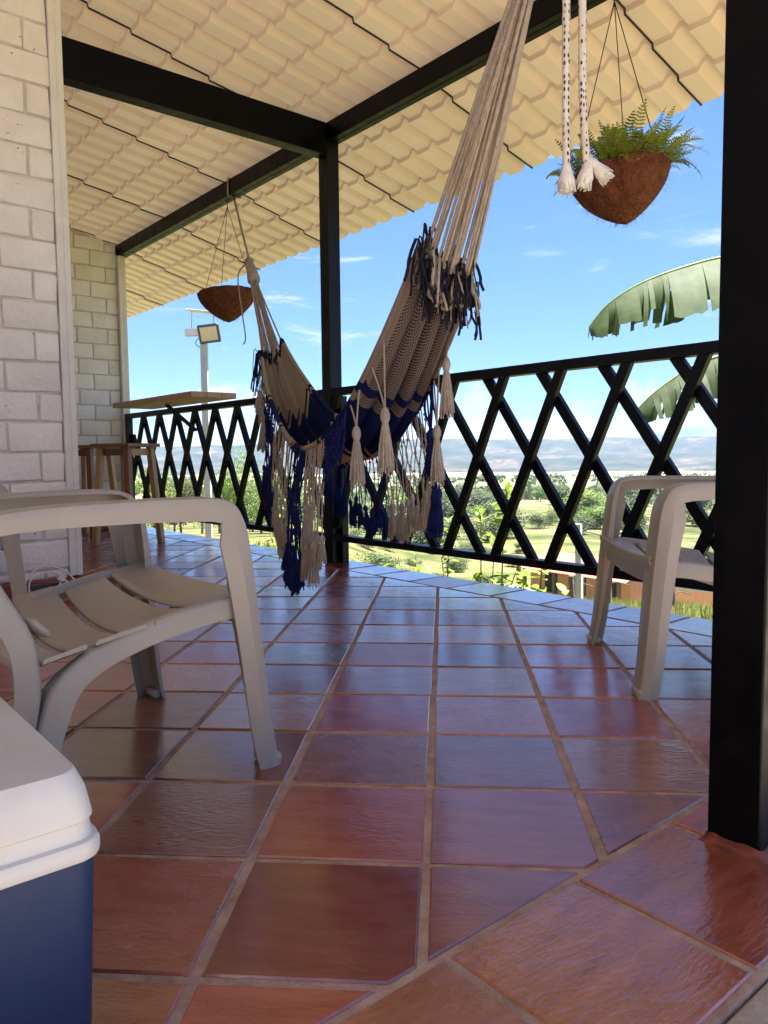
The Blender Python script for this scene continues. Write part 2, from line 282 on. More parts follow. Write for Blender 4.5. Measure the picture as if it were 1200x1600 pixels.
class MB:
    def __init__(s): s.v = []; s.f = []; s.uv = None
    def add(s, vs, fs):
        k = len(s.v); s.v += [tuple(p) for p in vs]; s.f += [tuple(i+k for i in f) for f in fs]
    def box(s, c, d, rot=None):
        hx, hy, hz = d[0]/2, d[1]/2, d[2]/2
        vs = [Vector((x, y, z)) for x in (-hx, hx) for y in (-hy, hy) for z in (-hz, hz)]
        if rot is not None: vs = [rot @ p for p in vs]
        c = Vector(c); s.add([p+c for p in vs], [(0,1,3,2),(4,6,7,5),(0,4,5,1),(2,3,7,6),(0,2,6,4),(1,5,7,3)])
    def tube(s, pts, r, n=6, cap=True, up=None):
        pts = [Vector(p) for p in pts]; N = len(pts); rr = r if hasattr(r, '__len__') else [r]*N
        k = len(s.v); prev = None
        for i, p in enumerate(pts):
            t = (pts[min(i+1, N-1)]-pts[max(i-1, 0)])
            if t.length < 1e-9: t = Vector((0, 0, 1))
            t.normalize()
            if prev is None:
                a = Vector((0, 0, 1)) if abs(t.z) < 0.9 else Vector((1, 0, 0)); u = t.cross(a).normalized()
            else:
                u = prev - t*prev.dot(t)
                if u.length < 1e-6: u = t.orthogonal()
                u.normalize()
            prev = u; v = t.cross(u)
            for j in range(n):
                a = 2*math.pi*j/n; s.v.append(tuple(p + (u*math.cos(a)+v*math.sin(a))*rr[i]))
        for i in range(N-1):
            for j in range(n):
                a = k+i*n+j; b = k+i*n+(j+1) % n; s.f.append((a, b, b+n, a+n))
        if cap:
            s.f.append(tuple(k+j for j in range(n))[::-1]); s.f.append(tuple(k+(N-1)*n+j for j in range(n)))
    def lathe(s, prof, n=16, c=(0, 0, 0), fn=None):
        k = len(s.v); c = Vector(c)
        for i, (r, z) in enumerate(prof):
            for j in range(n):
                a = 2*math.pi*j/n; q = r*(fn(a, i) if fn else 1)
                s.v.append((c.x+q*math.cos(a), c.y+q*math.sin(a), c.z+z))
        for i in range(len(prof)-1):
            for j in range(n):
                a = k+i*n+j; b = k+i*n+(j+1) % n; s.f.append((a, b, b+n, a+n))
    def sweep(s, frames, secs, closed_sec=True, cap=True):
        """frames: (origin, ax, ay); secs: list of 2D polygons, same length"""
        k = len(s.v); n = len(secs[0])
        for (o, ax, ay), sec in zip(frames, secs):
            o, ax, ay = Vector(o), Vector(ax), Vector(ay)
            for (x, y) in sec: s.v.append(tuple(o+ax*x+ay*y))
        for i in range(len(frames)-1):
            for j in range(n):
                a = k+i*n+j; b = k+i*n+(j+1) % n; s.f.append((a, b, b+n, a+n))
        if cap:
            s.f.append(tuple(k+j for j in range(n))[::-1]); s.f.append(tuple(k+(len(frames)-1)*n+j for j in range(n)))
    def grid(s, P, closed=False):
        """P: 2D list of points"""
        k = len(s.v); a = len(P); b = len(P[0])
        for row in P: s.v += [tuple(p) for p in row]
        for i in range(a-1):
            for j in range(b-1):
                q = k+i*b+j; s.f.append((q, q+1, q+b+1, q+b))
    def mesh(s, name, mt=None, smooth=False, M4=None):
        me = bpy.data.meshes.new(name)
        vs = s.v if M4 is None else [tuple(M4 @ Vector(p)) for p in s.v]
        me.from_pydata(vs, [], s.f)
        bm = bmesh.new(); bm.from_mesh(me); bmesh.ops.recalc_face_normals(bm, faces=bm.faces); bm.to_mesh(me); bm.free()
        if smooth: me.polygons.foreach_set('use_smooth', [True]*len(me.polygons))
        if mt is not None: me.materials.append(mt)
        me.update(); return me
    def build(s, name, mt, parent=None, smooth=False, bevel=0.0, segs=2, local=False, subsurf=0, thick=0.0, sharp=False):
        """verts are in world space unless local (then in the parent's space)"""
        mw = WORLD[parent.name] if parent is not None else Matrix.Identity(4)
        me = s.mesh(name, mt, smooth or bevel > 0, None if (local or parent is None) else mw.inverted())
        o = link(name, me, parent, mw)
        if thick:
            md = o.modifiers.new('thick', 'SOLIDIFY'); md.thickness = thick; md.offset = 0
        if bevel:
            md = o.modifiers.new('bevel', 'BEVEL'); md.width = bevel; md.segments = segs; md.limit_method = 'ANGLE'; md.angle_limit = R(35)
            md.harden_normals = True
        if subsurf:
            md = o.modifiers.new('sub', 'SUBSURF'); md.levels = subsurf; md.render_levels = subsurf
        return o
def bar_between(mbx, a, b, w, t, side):
    """box from a to b, width w along side, thickness t"""
    a, b = Vector(a), Vector(b); d = (b-a); L = d.length; d.normalize(); sd = Vector(side); sd = (sd-d*sd.dot(d)).normalized(); n = d.cross(sd)
    rot = Matrix((d, sd, n)).transposed(); mbx.box((a+b)/2, (L, w, t), rot)
def curve_pts(keys, n):
    """Catmull-Rom through keys"""
    K = [Vector(k) for k in keys]; out = []
    for i in range(n):
        t = i/(n-1)*(len(K)-1); j = min(int(t), len(K)-2); u = t-j
        p0 = K[max(j-1, 0)]; p1 = K[j]; p2 = K[j+1]; p3 = K[min(j+2, len(K)-1)]
        out.append(0.5*((2*p1)+(p2-p0)*u+(2*p0-5*p1+4*p2-p3)*u*u+(3*p1-p0-3*p2+p3)*u**3))
    return out
def lerp1(x, xs, ys): return float(np.interp(x, xs, ys))
# ================================================================== STRUCTURE
FLOOR_EDGE = 3.055; FIELD_X = 2.775; FIELD_Y = 0.737
# ---- terrace slab with grout bed
b = MB(); b.box((0.28, 4.865, -0.254), (5.55, 8.87, 0.5))
floor = b.build('terrace_floor', M['grout']); tag(floor, kind='structure')
b = MB(); b.box((0.6, -2.272, -0.275), (6.4, 5.4, 0.53))
conc = b.build('concrete_path', M['concrete'], bevel=0.006); tag(conc, kind='structure')

E1 = Vector((0.71703, -0.69704)); E2 = Vector((0.69704, 0.71703)); TS = 0.30639
def clip(poly, a, bb, c):
    """keep a*x+b*y<=c"""
    out = []
    for i in range(len(poly)):
        p, q = poly[i], poly[(i+1) % len(poly)]
        dp, dq = a*p[0]+bb*p[1]-c, a*q[0]+bb*q[1]-c
        if dp <= 0: out.append(p)
        if (dp < 0 < dq) or (dq < 0 < dp):
            t = dp/(dp-dq); out.append((p[0]+(q[0]-p[0])*t, p[1]+(q[1]-p[1])*t))
    return out
def area(p): return 0.5*sum(p[i][0]*p[(i+1) % len(p)][1]-p[(i+1) % len(p)][0]*p[i][1] for i in range(len(p)))
def inset(poly, d):
    n = len(poly); c = Vector((sum(p[0] for p in poly)/n, sum(p[1] for p in poly)/n)); out = []
    for i in range(n):
        p0, p1, p2 = Vector(poly[i-1]), Vector(poly[i]), Vector(poly[(i+1) % n])
        d1 = (p1-p0).normalized(); d2 = (p2-p1).normalized(); n1 = Vector((-d1.y, d1.x)); n2 = Vector((-d2.y, d2.x))
        k = 1+n1.dot(n2); q = p1+(n1+n2)*(d/max(k, 0.35)); out.append((q.x, q.y))
    return out
tiles = []          # (polygon, streak angle)
g = 0.008
def full_cell(i, j):
    o = Vector((0.85698, 0.92787))+E1*(TS*i)+E2*(TS*j); h = g
    P = [o+E1*h+E2*h, o+E1*(TS-h)+E2*h, o+E1*(TS-h)+E2*(TS-h), o+E1*h+E2*(TS-h)]
    return [(p.x+random.uniform(-.0016, .0016), p.y+random.uniform(-.0016, .0016)) for p in P]
for i in range(-22, 14):
    for j in range(-14, 34):
        P = full_cell(i, j)
        cx = sum(p[0] for p in P)/4; cy_ = sum(p[1] for p in P)/4
        if cx < 0.95 and cy_ > 4.25: continue
        if cx < -0.75 or (cx < -0.2 and cy_ > 3.0 and False): continue
        P = clip(P, 1, 0, FIELD_X-g); P = clip(P, 0, -1, -(FIELD_Y+g)) if len(P) > 2 else P
        P = clip(P, 0, 1, 7.6) if len(P) > 2 else P
        if len(P) < 3 or area(P) < 0.0015: continue
        Q = []
        for p in P:
            if not Q or (Vector(p)-Vector(Q[-1])).length > 0.006: Q.append(p)
        if len(Q) > 2 and (Vector(Q[0])-Vector(Q[-1])).length < 0.006: Q.pop()
        if len(Q) < 3: continue
        tiles.append((Q, math.atan2(E1.y, E1.x)))
# border course along the valley edge and along the near edge
y = -0.02
k = 0
ys = [0.737+0.3*n for n in range(23)]
for n in range(len(ys)-1):
    a, c = ys[n]+g, ys[n+1]-g
    tiles.append(([(FIELD_X+g, a), (FLOOR_EDGE-0.004, a), (FLOOR_EDGE-0.004, c), (FIELD_X+g, c)], R(90)))
for n in range(-5, 8):
    a, c = 0.712+0.2965*n+g, 0.712+0.2965*(n+1)-g
    if a > 2.9: continue
    tiles.append(([(a, 0.441), (min(c, FLOOR_EDGE-0.004), 0.441), (min(c, FLOOR_EDGE-0.004), FIELD_Y-g), (a, FIELD_Y-g)], 0.0))
def tile_geo(mb, poly, z0=-0.02, ch=0.0028, zt=0.0):
    n = len(poly); top = inset(poly, ch)
    k = len(mb.v)
    mb.v += [(p[0], p[1], z0) for p in poly]+[(p[0], p[1], zt-ch) for p in poly]+[(p[0], p[1], zt) for p in top]
    for i in range(n):
        j = (i+1) % n
        mb.f += [(k+i, k+j, k+n+j, k+n+i), (k+n+i, k+n+j, k+2*n+j, k+2*n+i)]
    mb.f.append(tuple(k+2*n+i for i in range(n)))
def in_view(c):
    d = Vector((c.x, c.y, -0.7)); z = d.dot(F)
    return z > 0.15 and abs(d.dot(RR))/z < 0.75 and -0.95 < d.dot(UU)/z < 0.9 and not (c.x < 1.0 and c.y > 4.15) and not (c.x < 1.28 and c.y > 4.0+ (c.x-0.9)*3.2)
cand = []
for P, ang in tiles:
    c = Vector((sum(p[0] for p in P)/len(P), sum(p[1] for p in P)/len(P)))
    cand.append((0 if in_view(c) else 1, c.length, P, ang, c))
cand.sort(key=lambda q: (q[0], q[1]))
rest = MB()
for idx, (nv, dist, P, ang, c) in enumerate(cand):
    if idx < 300 and not nv:
        rot = Matrix.Rotation(-ang, 2); L = [tuple(rot @ (Vector(p)-c)) for p in P]
        mb = MB(); tile_geo(mb, L)
        me = mb.mesh('tile', M['tile'])
        tilt = Matrix.Rotation(R(random.gauss(0, 0.22)), 4, 'X') @ Matrix.Rotation(R(random.gauss(0, 0.22)), 4, 'Y')
        mw = Matrix.Translation((c.x, c.y, random.uniform(-0.0007, 0.0007))) @ Matrix.Rotation(ang, 4, 'Z') @ tilt
        link('tile', me, floor, mw)
    else:
        tile_geo(rest, P)
if rest.v: tag(rest.build('tile_field', M['tile'], floor), kind='stuff')

# ---- painted block walls
BL, BH, JT = 0.29, 0.147, 0.011
brick_cache = {}
def brick_mesh(wd, h):
    key = (round(wd, 3), round(h, 3))
    if key not in brick_cache: brick_cache[key] = []
    if len(brick_cache[key]) < 9:
        mb = MB(); mb.box((0, 0, 0), (wd, 0.10, h)); me = mb.mesh('brick')
        bm = bmesh.new(); bm.from_mesh(me)
        for v in bm.verts:
            v.co += Vector((random.uniform(-.005, .005), random.uniform(-.003, .003), random.uniform(-.005, .005)))
        bmesh.ops.bevel(bm, geom=list(bm.edges), offset=random.uniform(0.006, 0.010), segments=2, affect='EDGES', profile=0.6)
        bm.to_mesh(me); bm.free(); me.polygons.foreach_set('use_smooth', [True]*len(me.polygons))
        me.materials.append(M['brick']); brick_cache[key].append(me); return me
    return random.choice(brick_cache[key])
def brick_wall(parent, x0, x1, yf, zj, par, jx, zmin, ztop):
    """courses of blocks on the plane y=yf; zj a bed joint height, jx a head joint x for the even courses"""
    i = int(math.floor((zmin-zj)/BH))
    while True:
        za, zb = zj+i*BH+JT/2, zj+(i+1)*BH-JT/2; i += 1
        if za < zmin: za = zmin
        if za > ztop(x0): break
        if zb-za < 0.02: continue
        off = jx + (BL/2 if (i+par) % 2 else 0)
        n0 = math.floor((x0-off)/BL)
        for n in range(n0, n0+40):
            a, c = max(x0, off+n*BL+JT/2), min(x1, off+(n+1)*BL-JT/2)
            if a >= x1: break
            if c-a < 0.02: continue
            zt = min(zb, ztop((a+c)/2))
            if zt-za < 0.025: continue
            link('brick', brick_mesh(c-a, zt-za), parent, Matrix.Translation(((a+c)/2, yf+0.05+random.uniform(-.0015, .0015), (za+zt)/2)))
roof_in = lambda x: 2.767+0.24*(2.93-x)
# wall beside the chairs
mb = MB(); mb.box((0.16, 4.06, 1.56), (2.14, 0.104, 3.16))
wall_near = mb.build('wall_near', M['mortar']); tag(wall_near, kind='structure')
brick_wall(wall_near, -0.10, 1.231, 3.997, 1.904, 0, 1.118, 0.10, lambda x: 3.11)
mb = MB(); mb.box((0.165, 4.045, 0.045), (2.36, 0.20, 0.098)); mb.build('skirting', M['skirt'], wall_near, bevel=0.008)
# return wall of the house and the end wall of the terrace
mb = MB(); mb.box((1.17, 5.82, 1.56), (0.10, 3.40, 3.16))
wall_side = mb.build('wall_side', M['mortar']); tag(wall_side, kind='structure')
mb = MB()
xa, xb = 1.222, 2.872
mb.add([(xa, 7.512, 0), (xb, 7.512, 0), (xb, 7.512, roof_in(xb)-.03), (xa, 7.512, roof_in(xa)-.03), (xa, 7.60, 0), (xb, 7.60, 0), (xb, 7.60, roof_in(xb)-.03), (xa, 7.60, roof_in(xa)-.03)],
       [(0, 1, 2, 3), (4, 7, 6, 5), (0, 4, 5, 1), (3, 2, 6, 7), (0, 3, 7, 4), (1, 5, 6, 2)])
wall_far = mb.build('wall_far', M['mortar']); tag(wall_far, kind='structure')
brick_wall(wall_far, 1.30, 2.871, 7.500, 2.38, 1, 2.472, 0.13, lambda x: roof_in(x)-0.05)
mb = MB(); mb.box((2.05, 7.465, 0.062), (1.64, 0.09, 0.124)); mb.build('skirting', M['skirt'], wall_far, bevel=0.006)

# unseen wall added behind and left of the viewer to cut light
mb = MB(); mb.box((-1.95, 0.75, 1.70), (0.12, 6.55, 3.5)); tag(mb.build('wall_light_block', M['mortar']), kind='structure')
# ---- posts and beams
def steel(name, label, cat, lo, hi, mt, seam=None, group=None):
    t = thing(name, label, cat, ((lo[0]+hi[0])/2, (lo[1]+hi[1])/2, lo[2]), group=group)
    mb = MB()
    c = [(lo[i]+hi[i])/2 for i in range(3)]; d = [hi[i]-lo[i] for i in range(3)]
    ax = {'x': 0, 'y': 1, 'z': 2}[seam[0]] if seam else None
    if seam is None:
        mb.box(c, d)
    else:                # two folded channels welded lip to lip: a shallow groove along the middle
        sd = ax; g2 = 0.003
        for s in (-1, 1):
            c2 = list(c); d2 = list(d); c2[sd] = c[sd]+s*(d[sd]/4+g2/4); d2[sd] = d[sd]/2-g2/2
            mb.box(c2, d2)
        c2 = list(c); d2 = [v-0.006 for v in d]; mb.box(c2, d2)
    mb.build('profile', mt, t, bevel=0.004, segs=2)
    return t
cp = steel('steel_post', 'slim black steel post in the middle behind the hammock', 'post', (2.884, 3.995, 0.0), (2.977, 4.088, 2.70), M['steel'], 'y')
np_ = steel('steel_post', 'wide near black steel post at the right edge, rust at its foot', 'post', (1.293, 0.563, 0.0), (1.386, 0.656, 3.10), M['steel_scuff'], 'x')
mb = MB()       # rust-red cement smear round the foot of the near post
prof = [(0.060, 0.001), (0.055, 0.003), (0.0495, 0.006), (0.0482, 0.012), (0.0476, 0.018)]
pts = []
for rr_, z in prof:
    row = []
    for a in range(33):
        th = 2*math.pi*a/32; c_, s_ = math.cos(th), math.sin(th); q = 1/max(abs(c_), abs(s_))
        jit = 1+0.05*mnoise.noise((c_*2, s_*2, z*40))*(1 if rr_ > 0.052 else 0)
        zz = z*(1+0.5*mnoise.noise((c_*3+5, s_*3, 1.0))) if z > 0.01 else z
        row.append((1.3395+rr_*q*c_*jit, 0.6095+rr_*q*s_*jit, zz))
    pts.append(row)
mb.grid(pts); mb.build('rust_foot', M['rust'], np_, smooth=True)
wp1 = steel('white_post', 'white painted steel post at the corner of the near block wall', 'post', (1.2325, 3.984, 0.10), (1.297, 4.10, 3.12), M['whitepost'], 'x')
wp2 = steel('white_post', 'white painted steel post at the end of the far block wall', 'post', (2.8735, 7.452, 0.0), (2.945, 7.55, 2.65), M['whitepost'], 'x')
steel('steel_beam', 'black steel cross beam running from the white post to the middle post', 'beam', (1.2985, 3.996, 2.567), (2.883, 4.086, 2.762), M['steel_scuff'])
t = thing('steel_beam', 'long black steel beam under the roof above the railing', 'beam', (2.93, 4.0, 2.65))
mb = MB()
mb.box((2.908, 3.75, 2.7065), (0.045, 7.7, 0.113)); mb.box((2.9545, 3.75, 2.7065), (0.045, 7.7, 0.113)); mb.box((2.931, 3.75, 2.7065), (0.086, 7.69, 0.106))
mb.build('profile', M['steel_scuff'], t, bevel=0.004)

# ---- roof of stepped, wavy sheets
PER, HST = 0.2333, 0.022
XE = 3.86
def roof_line(x): return 2.767+0.24*(2.93-x) if x < 2.93 else 2.767-0.33*(x-2.93)
xs = []
rows = 25
for k in range(rows):
    hi_ = XE-PER*k; lo_ = hi_-PER
    xs.append((hi_, lo_))
xs.reverse()
prof_x = []     # (x, dz) from the ridge side to the eave
for hi_, lo_ in xs:
    prof_x += [(lo_+0.005, -HST*0.5), (lo_+PER*0.5, 0.0), (hi_-0.001, HST*0.5)]
wt = [0, .05, .11, .17, .235, .30, .36, .42, .47, .735]
WP = 1.098/6
roof = thing('roof', None, None, (0.9, 4.2, 3.0), kind='structure')
P = []
for x, dz in prof_x:
    row = []
    for wv in range(6):
        for t_ in wt:
            hmp = 0.036*math.sin(math.pi*min(t_/0.47, 1.0))**1.3 if t_ < 0.47 else 0.0
            row.append((x, (wv+t_)*WP, roof_line(x)+dz+hmp))
    row.append((x, 1.098, roof_line(x)+dz))
    P.append(row)
mb = MB(); mb.grid(P); sheet_me = mb.mesh('roof_sheet', M['roof'])
# smooth along the wave only: mark the step edges sharp
bm = bmesh.new(); bm.from_mesh(sheet_me)
for e in bm.edges:
    if len(e.link_faces) == 2 and e.calc_face_angle(0) > R(28): e.smooth = False
for f_ in bm.faces: f_.smooth = True
bm.to_mesh(sheet_me); bm.free()
mb = MB(); mb.tube([(x, 0, roof_line(x)+dz-0.004) for x, dz in prof_x], 0.0058, 5); seam_me = mb.mesh('sheet_seam', M['seam'], True)
for k in range(-2, 7):
    y0 = 2.07+1.098*k
    s_ = link('roof_sheet', sheet_me, roof, Matrix.Translation((0, y0, 0.0015*(k % 2))))
    if k > -2: link('sheet_seam', seam_me, s_, Matrix.Translation((0, y0, 0)))

# ---- lattice railing
def railing(label, y0, y1, fr, bk, end_posts):
    t = thing('railing', label, 'railing', (2.92, (y0+y1)/2, 0.0), group='lattice railing sections')
    mb = MB(); mb.box((2.92, (y0+y1)/2, 1.1015), (0.066, y1-y0, 0.047)); mb.build('top_rail', M['steel'], t, bevel=0.003)
    mb = MB(); mb.box((2.92, (y0+y1)/2, 0.168), (0.066, y1-y0, 0.038)); mb.build('bottom_rail', M['steel'], t, bevel=0.003)
    for (Y11s, slope, x) in (fr, bk):
        for Y11 in Y11s:
            za, zb = 0.1875, 1.0775
            f = lambda z: Y11+slope*(z-1.1)
            lo_, hi_ = y0+0.02, y1-0.02
            zs = [za, zb]
            for lim in (lo_, hi_):      # cut where the slat would run past the section
                zc = 1.1+(lim-Y11)/slope
                if (f(za)-lim)*(f(zb)-lim) < 0:
                    ins = lambda z: lo_ <= f(z) <= hi_
                    if ins(za) or lo_ <= f((za+zc)/2) <= hi_: zs[1] = min(zs[1], zc)
                    else: zs[0] = max(zs[0], zc)
            if not (lo_-0.01 <= f((zs[0]+zs[1])/2) <= hi_+0.01) or zs[1]-zs[0] < 0.05: continue
            mb = MB(); ang = math.atan(slope); hw = 0.0235/math.cos(ang)   # ends cut level so they sit on the rails
            ya, yb = f(zs[0]), f(zs[1]); d = 0.0155
            mb.add([(x+sx*d, yy+sy*hw, z) for z, yy in ((zs[0], ya), (zs[1], yb)) for sx, sy in ((-1, -1), (1, -1), (1, 1), (-1, 1))],
                   [(0, 3, 2, 1), (4, 5, 6, 7), (0, 1, 5, 4), (1, 2, 6, 5), (2, 3, 7, 6), (3, 0, 4, 7)])
            mb.build('slat', M['steel'], t, bevel=0.002, segs=1)
    for (x, y, sx, sy, z1) in end_posts:
        mb = MB(); mb.box((x, y, z1/2), (sx, sy, z1)); mb.build('end_post', M['steel'], t, bevel=0.003)
    return t
railing('black lattice railing section to the right of the hammock', 0.75, 3.993,
        ([1.855+0.345*k for k in range(-3, 7)], -0.452, 2.9035), ([2.018+0.345*k for k in range(-3, 7)], 0.715, 2.9355), [(2.958, 3.972, 0.05, 0.04, 1.0765)])
railing('black lattice railing section under the wooden counter, left of the middle post', 4.09, 7.40,
        ([4.866+0.361*k for k in range(-2, 8)], -0.50, 2.9035), ([5.303+0.361*k for k in range(-3, 7)], 0.51, 2.9355), [(2.915, 7.425, 0.06, 0.048, 1.124)])
# ================================================================== FURNITURE
def sharpen(o, deg=35):
    me = o.data
    me.polygons.foreach_set('use_smooth', [True]*len(me.polygons)); me.set_sharp_from_angle(angle=R(deg)); return o
# ---- moulded plastic armchairs; local x forward, origin between the front feet
def channel(w, l, l2, t=0.0055, r=0.009, bul=0.0):
    if bul: return [(-w, -l2), (-w, -r), (-w+r*0.3, -r*0.3), (-w+r, 0), (-r, 0), (-r*0.3, -r*0.3), (0, -r), (bul*.92, -l*.46), (bul, -l*.50), (bul*.92, -l*.54), (0, -l), (-t, -l), (bul-t, -l*.5), (-t, -r), (-r, -t), (-w+r, -t), (-w+t, -r), (-w+t, -l2)]
    return [(-w, -l2), (-w, -r), (-w+r*0.3, -r*0.3), (-w+r, 0), (-r, 0), (-r*0.3, -r*0.3), (0, -r), (0, -l), (-t, -l), (-t, -r), (-r, -t), (-w+r, -t), (-w+t, -r), (-w+t, -l2)]
def plate(path_w):
    pass
def make_chair(label, loc, rz, mt):
    t = thing('plastic_chair', label, 'chair', loc, (0, 0, rz), group='plastic armchairs')
    for s in (-1, 1):
        # armrest and front leg are one folded channel
        keys = [(-.66, .300, .585), (-.50, .322, .607), (-.34, .330, .613), (-.20, .331, .614), (-.125, .331, .611), (-.085, .332, .597), (-.064, .333, .565), (-.052, .334, .52),
                (-.040, .336, .42), (-.026, .340, .28), (-.012, .345, .12), (.000, .350, .03), (.007, .353, 0.0)]
        pts = curve_pts(keys, 44); fr = []; sec = []
        for i, p in enumerate(pts):
            tg = (pts[min(i+1, 43)]-pts[max(i-1, 0)]); tg.y = 0; tg.normalize()
            bn = Vector((-tg.z, 0, tg.x))
            fr.append(((p.x, s*p.y, p.z), (0, s, 0), bn))
            onarm = p.z > 0.56
            if p.z > 0.6 or p.x < -0.12: wv, l, l2 = 0.066, lerp1(p.x, [-.66, -.3, -.12], [.038, .046, .052]), 0.012
            else:
                wv = lerp1(p.z, [0, .05, .2, .42, .55, .61], [.080, .082, .090, .102, .098, .070])
                l = lerp1(p.z, [0, .05, .25, .42, .52, .60], [.054, .056, .060, .066, .074, .052]); l2 = lerp1(p.z, [0, .35, .6], [.012, .024, .014])
            sec.append(channel(wv, l, l2, bul=max(.0005, lerp1(p.z, [0, .05, .45, .56], [.005, .010, .010, .001])) if not (p.z > 0.6 or p.x < -0.12) else .0005))
        mb = MB(); mb.sweep(fr, sec); sharpen(mb.build('armrest', mt, t, local=True), 24)
        mb = MB()     # turned-out foot pad
        mb.box((-.010, s*.316, .013), (.040, .072, .026)); mb.build('foot', mt, t, local=True, bevel=0.010, segs=3)
        # seat rail running back and down into the rear leg
        keys = [(-.048, .327, .395), (-.16, .318, .385), (-.29, .308, .358), (-.40, .302, .318), (-.468, .300, .262), (-.500, .303, .185), (-.525, .310, .09), (-.545, .317, 0.0)]
        pts = curve_pts(keys, 30); fr = []; sec = []
        for i, p in enumerate(pts):
            tg = (pts[min(i+1, 29)]-pts[max(i-1, 0)]); tg.y = 0; tg.normalize()
            fr.append(((p.x, s*p.y, p.z), (0, s, 0), Vector((tg.z, 0, -tg.x))))
            sec.append(channel(lerp1(i, [0, 14, 18, 29], [.030, .032, .060, .055]), lerp1(i, [0, 12, 18, 29], [.046, .050, .056, .044]), .020))
        mb = MB(); mb.sweep(fr, sec); sharpen(mb.build('seat_rail', mt, t, local=True), 50)
        # back upright
        keys = [(-.505, .304, .17), (-.488, .303, .26), (-.497, .301, .36), (-.545, .297, .46), (-.615, .289, .60), (-.69, .275, .74), (-.74, .255, .87)]
        pts = curve_pts(keys, 22); fr = []; sec = []
        for i, p in enumerate(pts):
            tg = (pts[min(i+1, 21)]-pts[max(i-1, 0)]); tg.y = 0; tg.normalize()
            fr.append(((p.x, s*p.y, p.z), (0, s, 0), Vector((tg.z, 0, -tg.x))))
            sec.append(channel(.058, .050, .016))
        mb = MB(); mb.sweep(fr, sec); sharpen(mb.build('back_upright', mt, t, local=True), 50)
    def seat_z(x, y): return 0.408+0.17*x+0.12*x*x*0 - min(0.012+0.21*(-x-.03), .062)*(1-(y/.312)**2) - (0.10*(x+.30)**2 if x < -.30 else 0)
    def slat(x0, x1, nm, lip=False):
        mb = MB(); n = 22; th = 0.009
        xs_ = [x0+(x1-x0)*q for q in (0, .04, .15, .5, .85, .96, 1)]
        top = []; bot = []
        if lip:
            for q in (0.080, 0.045, 0.014):
                top.append([(-0.026-0.010*q/.05, y, seat_z(x0, y)-q) for y in np.linspace(-.312, .312, n)])
                bot.append([(-0.034-0.010*q/.05, y, seat_z(x0, y)-q) for y in np.linspace(-.312, .312, n)])
        for k, x in enumerate(xs_):
            ed = 0.0035 if (k in (0, 6)) else 0.0
            top.append([(x, y, seat_z(x, y)-ed) for y in np.linspace(-.312, .312, n)])
            bot.append([(x, y, seat_z(x, y)-th) for y in np.linspace(-.312, .312, n)])
        A = len(top); mb.grid(top); k0 = len(mb.v); mb.grid(bot)
        for j in range(n-1):
            mb.f += [(j, j+1, k0+j+1, k0+j), ((A-1)*n+j, k0+(A-1)*n+j, k0+(A-1)*n+j+1, (A-1)*n+j+1)]
        for i in range(A-1):
            mb.f += [(i*n, k0+i*n, k0+(i+1)*n, (i+1)*n), (i*n+n-1, (i+1)*n+n-1, k0+(i+1)*n+n-1, k0+i*n+n-1)]
        sharpen(mb.build(nm, mt, t, local=True), 40)
    slat(-0.030, -.138, 'seat_slat', True); slat(-.155, -.266, 'seat_slat'); slat(-.283, -.388, 'seat_slat'); slat(-.405, -.488, 'seat_slat')
    # cross ribs under the seat and the slatted back
    mb = MB()
    for y in (-.10, .10):
        mb.grid([[(x, y+dy, seat_z(x, y)-.016) for dy in (-.012, .012)] for x in np.linspace(-.05, -.47, 12)])
    mb.build('seat_rib', mt, t, local=True, thick=0.006)
    def back_p(u, v):     # u across -1..1, v up 0..1
        p = curve_pts([(-.475, 0, .36), (-.565, 0, .47), (-.625, 0, .60), (-.69, 0, .74), (-.74, 0, .87)], 21)[int(round(v*20))]
        hw = .295-.05*v
        return (p.x-.055*(1-u*u)+.01, u*hw, p.z+.03*(1-u*u)*v)
    for k in range(5):
        u0, u1 = -0.86+k*.36, -0.86+k*.36+.28
        mb = MB(); mb.grid([[back_p(u, v) for u in np.linspace(u0, u1, 4)] for v in np.linspace(.10, .85, 12)])
        o = mb.build('back_slat', mt, t, local=True, smooth=True, thick=0.007)
    mb = MB(); mb.grid([[back_p(u, v) for u in np.linspace(-1, 1, 16)] for v in (.85, .9, .95, 1.0)]); mb.build('back_top', mt, t, local=True, smooth=True, thick=0.012)
    mb = MB(); mb.grid([[back_p(u, v) for u in np.linspace(-1, 1, 16)] for v in (.0, .05, .1)]); mb.build('back_base', mt, t, local=True, smooth=True, thick=0.010)
    return t
make_chair('taupe plastic armchair in the left foreground, seat slats facing right', (0.895, 1.810, 0), 0.0, M['chair'])
make_chair('taupe plastic armchair partly hidden behind the near black post', (2.151, 1.4285, 0), R(137.0), M['chair'])
make_chair('taupe plastic armchair cut off at the left edge beside the block wall', (0.865, 3.585, 0), R(-2), M['chair'])

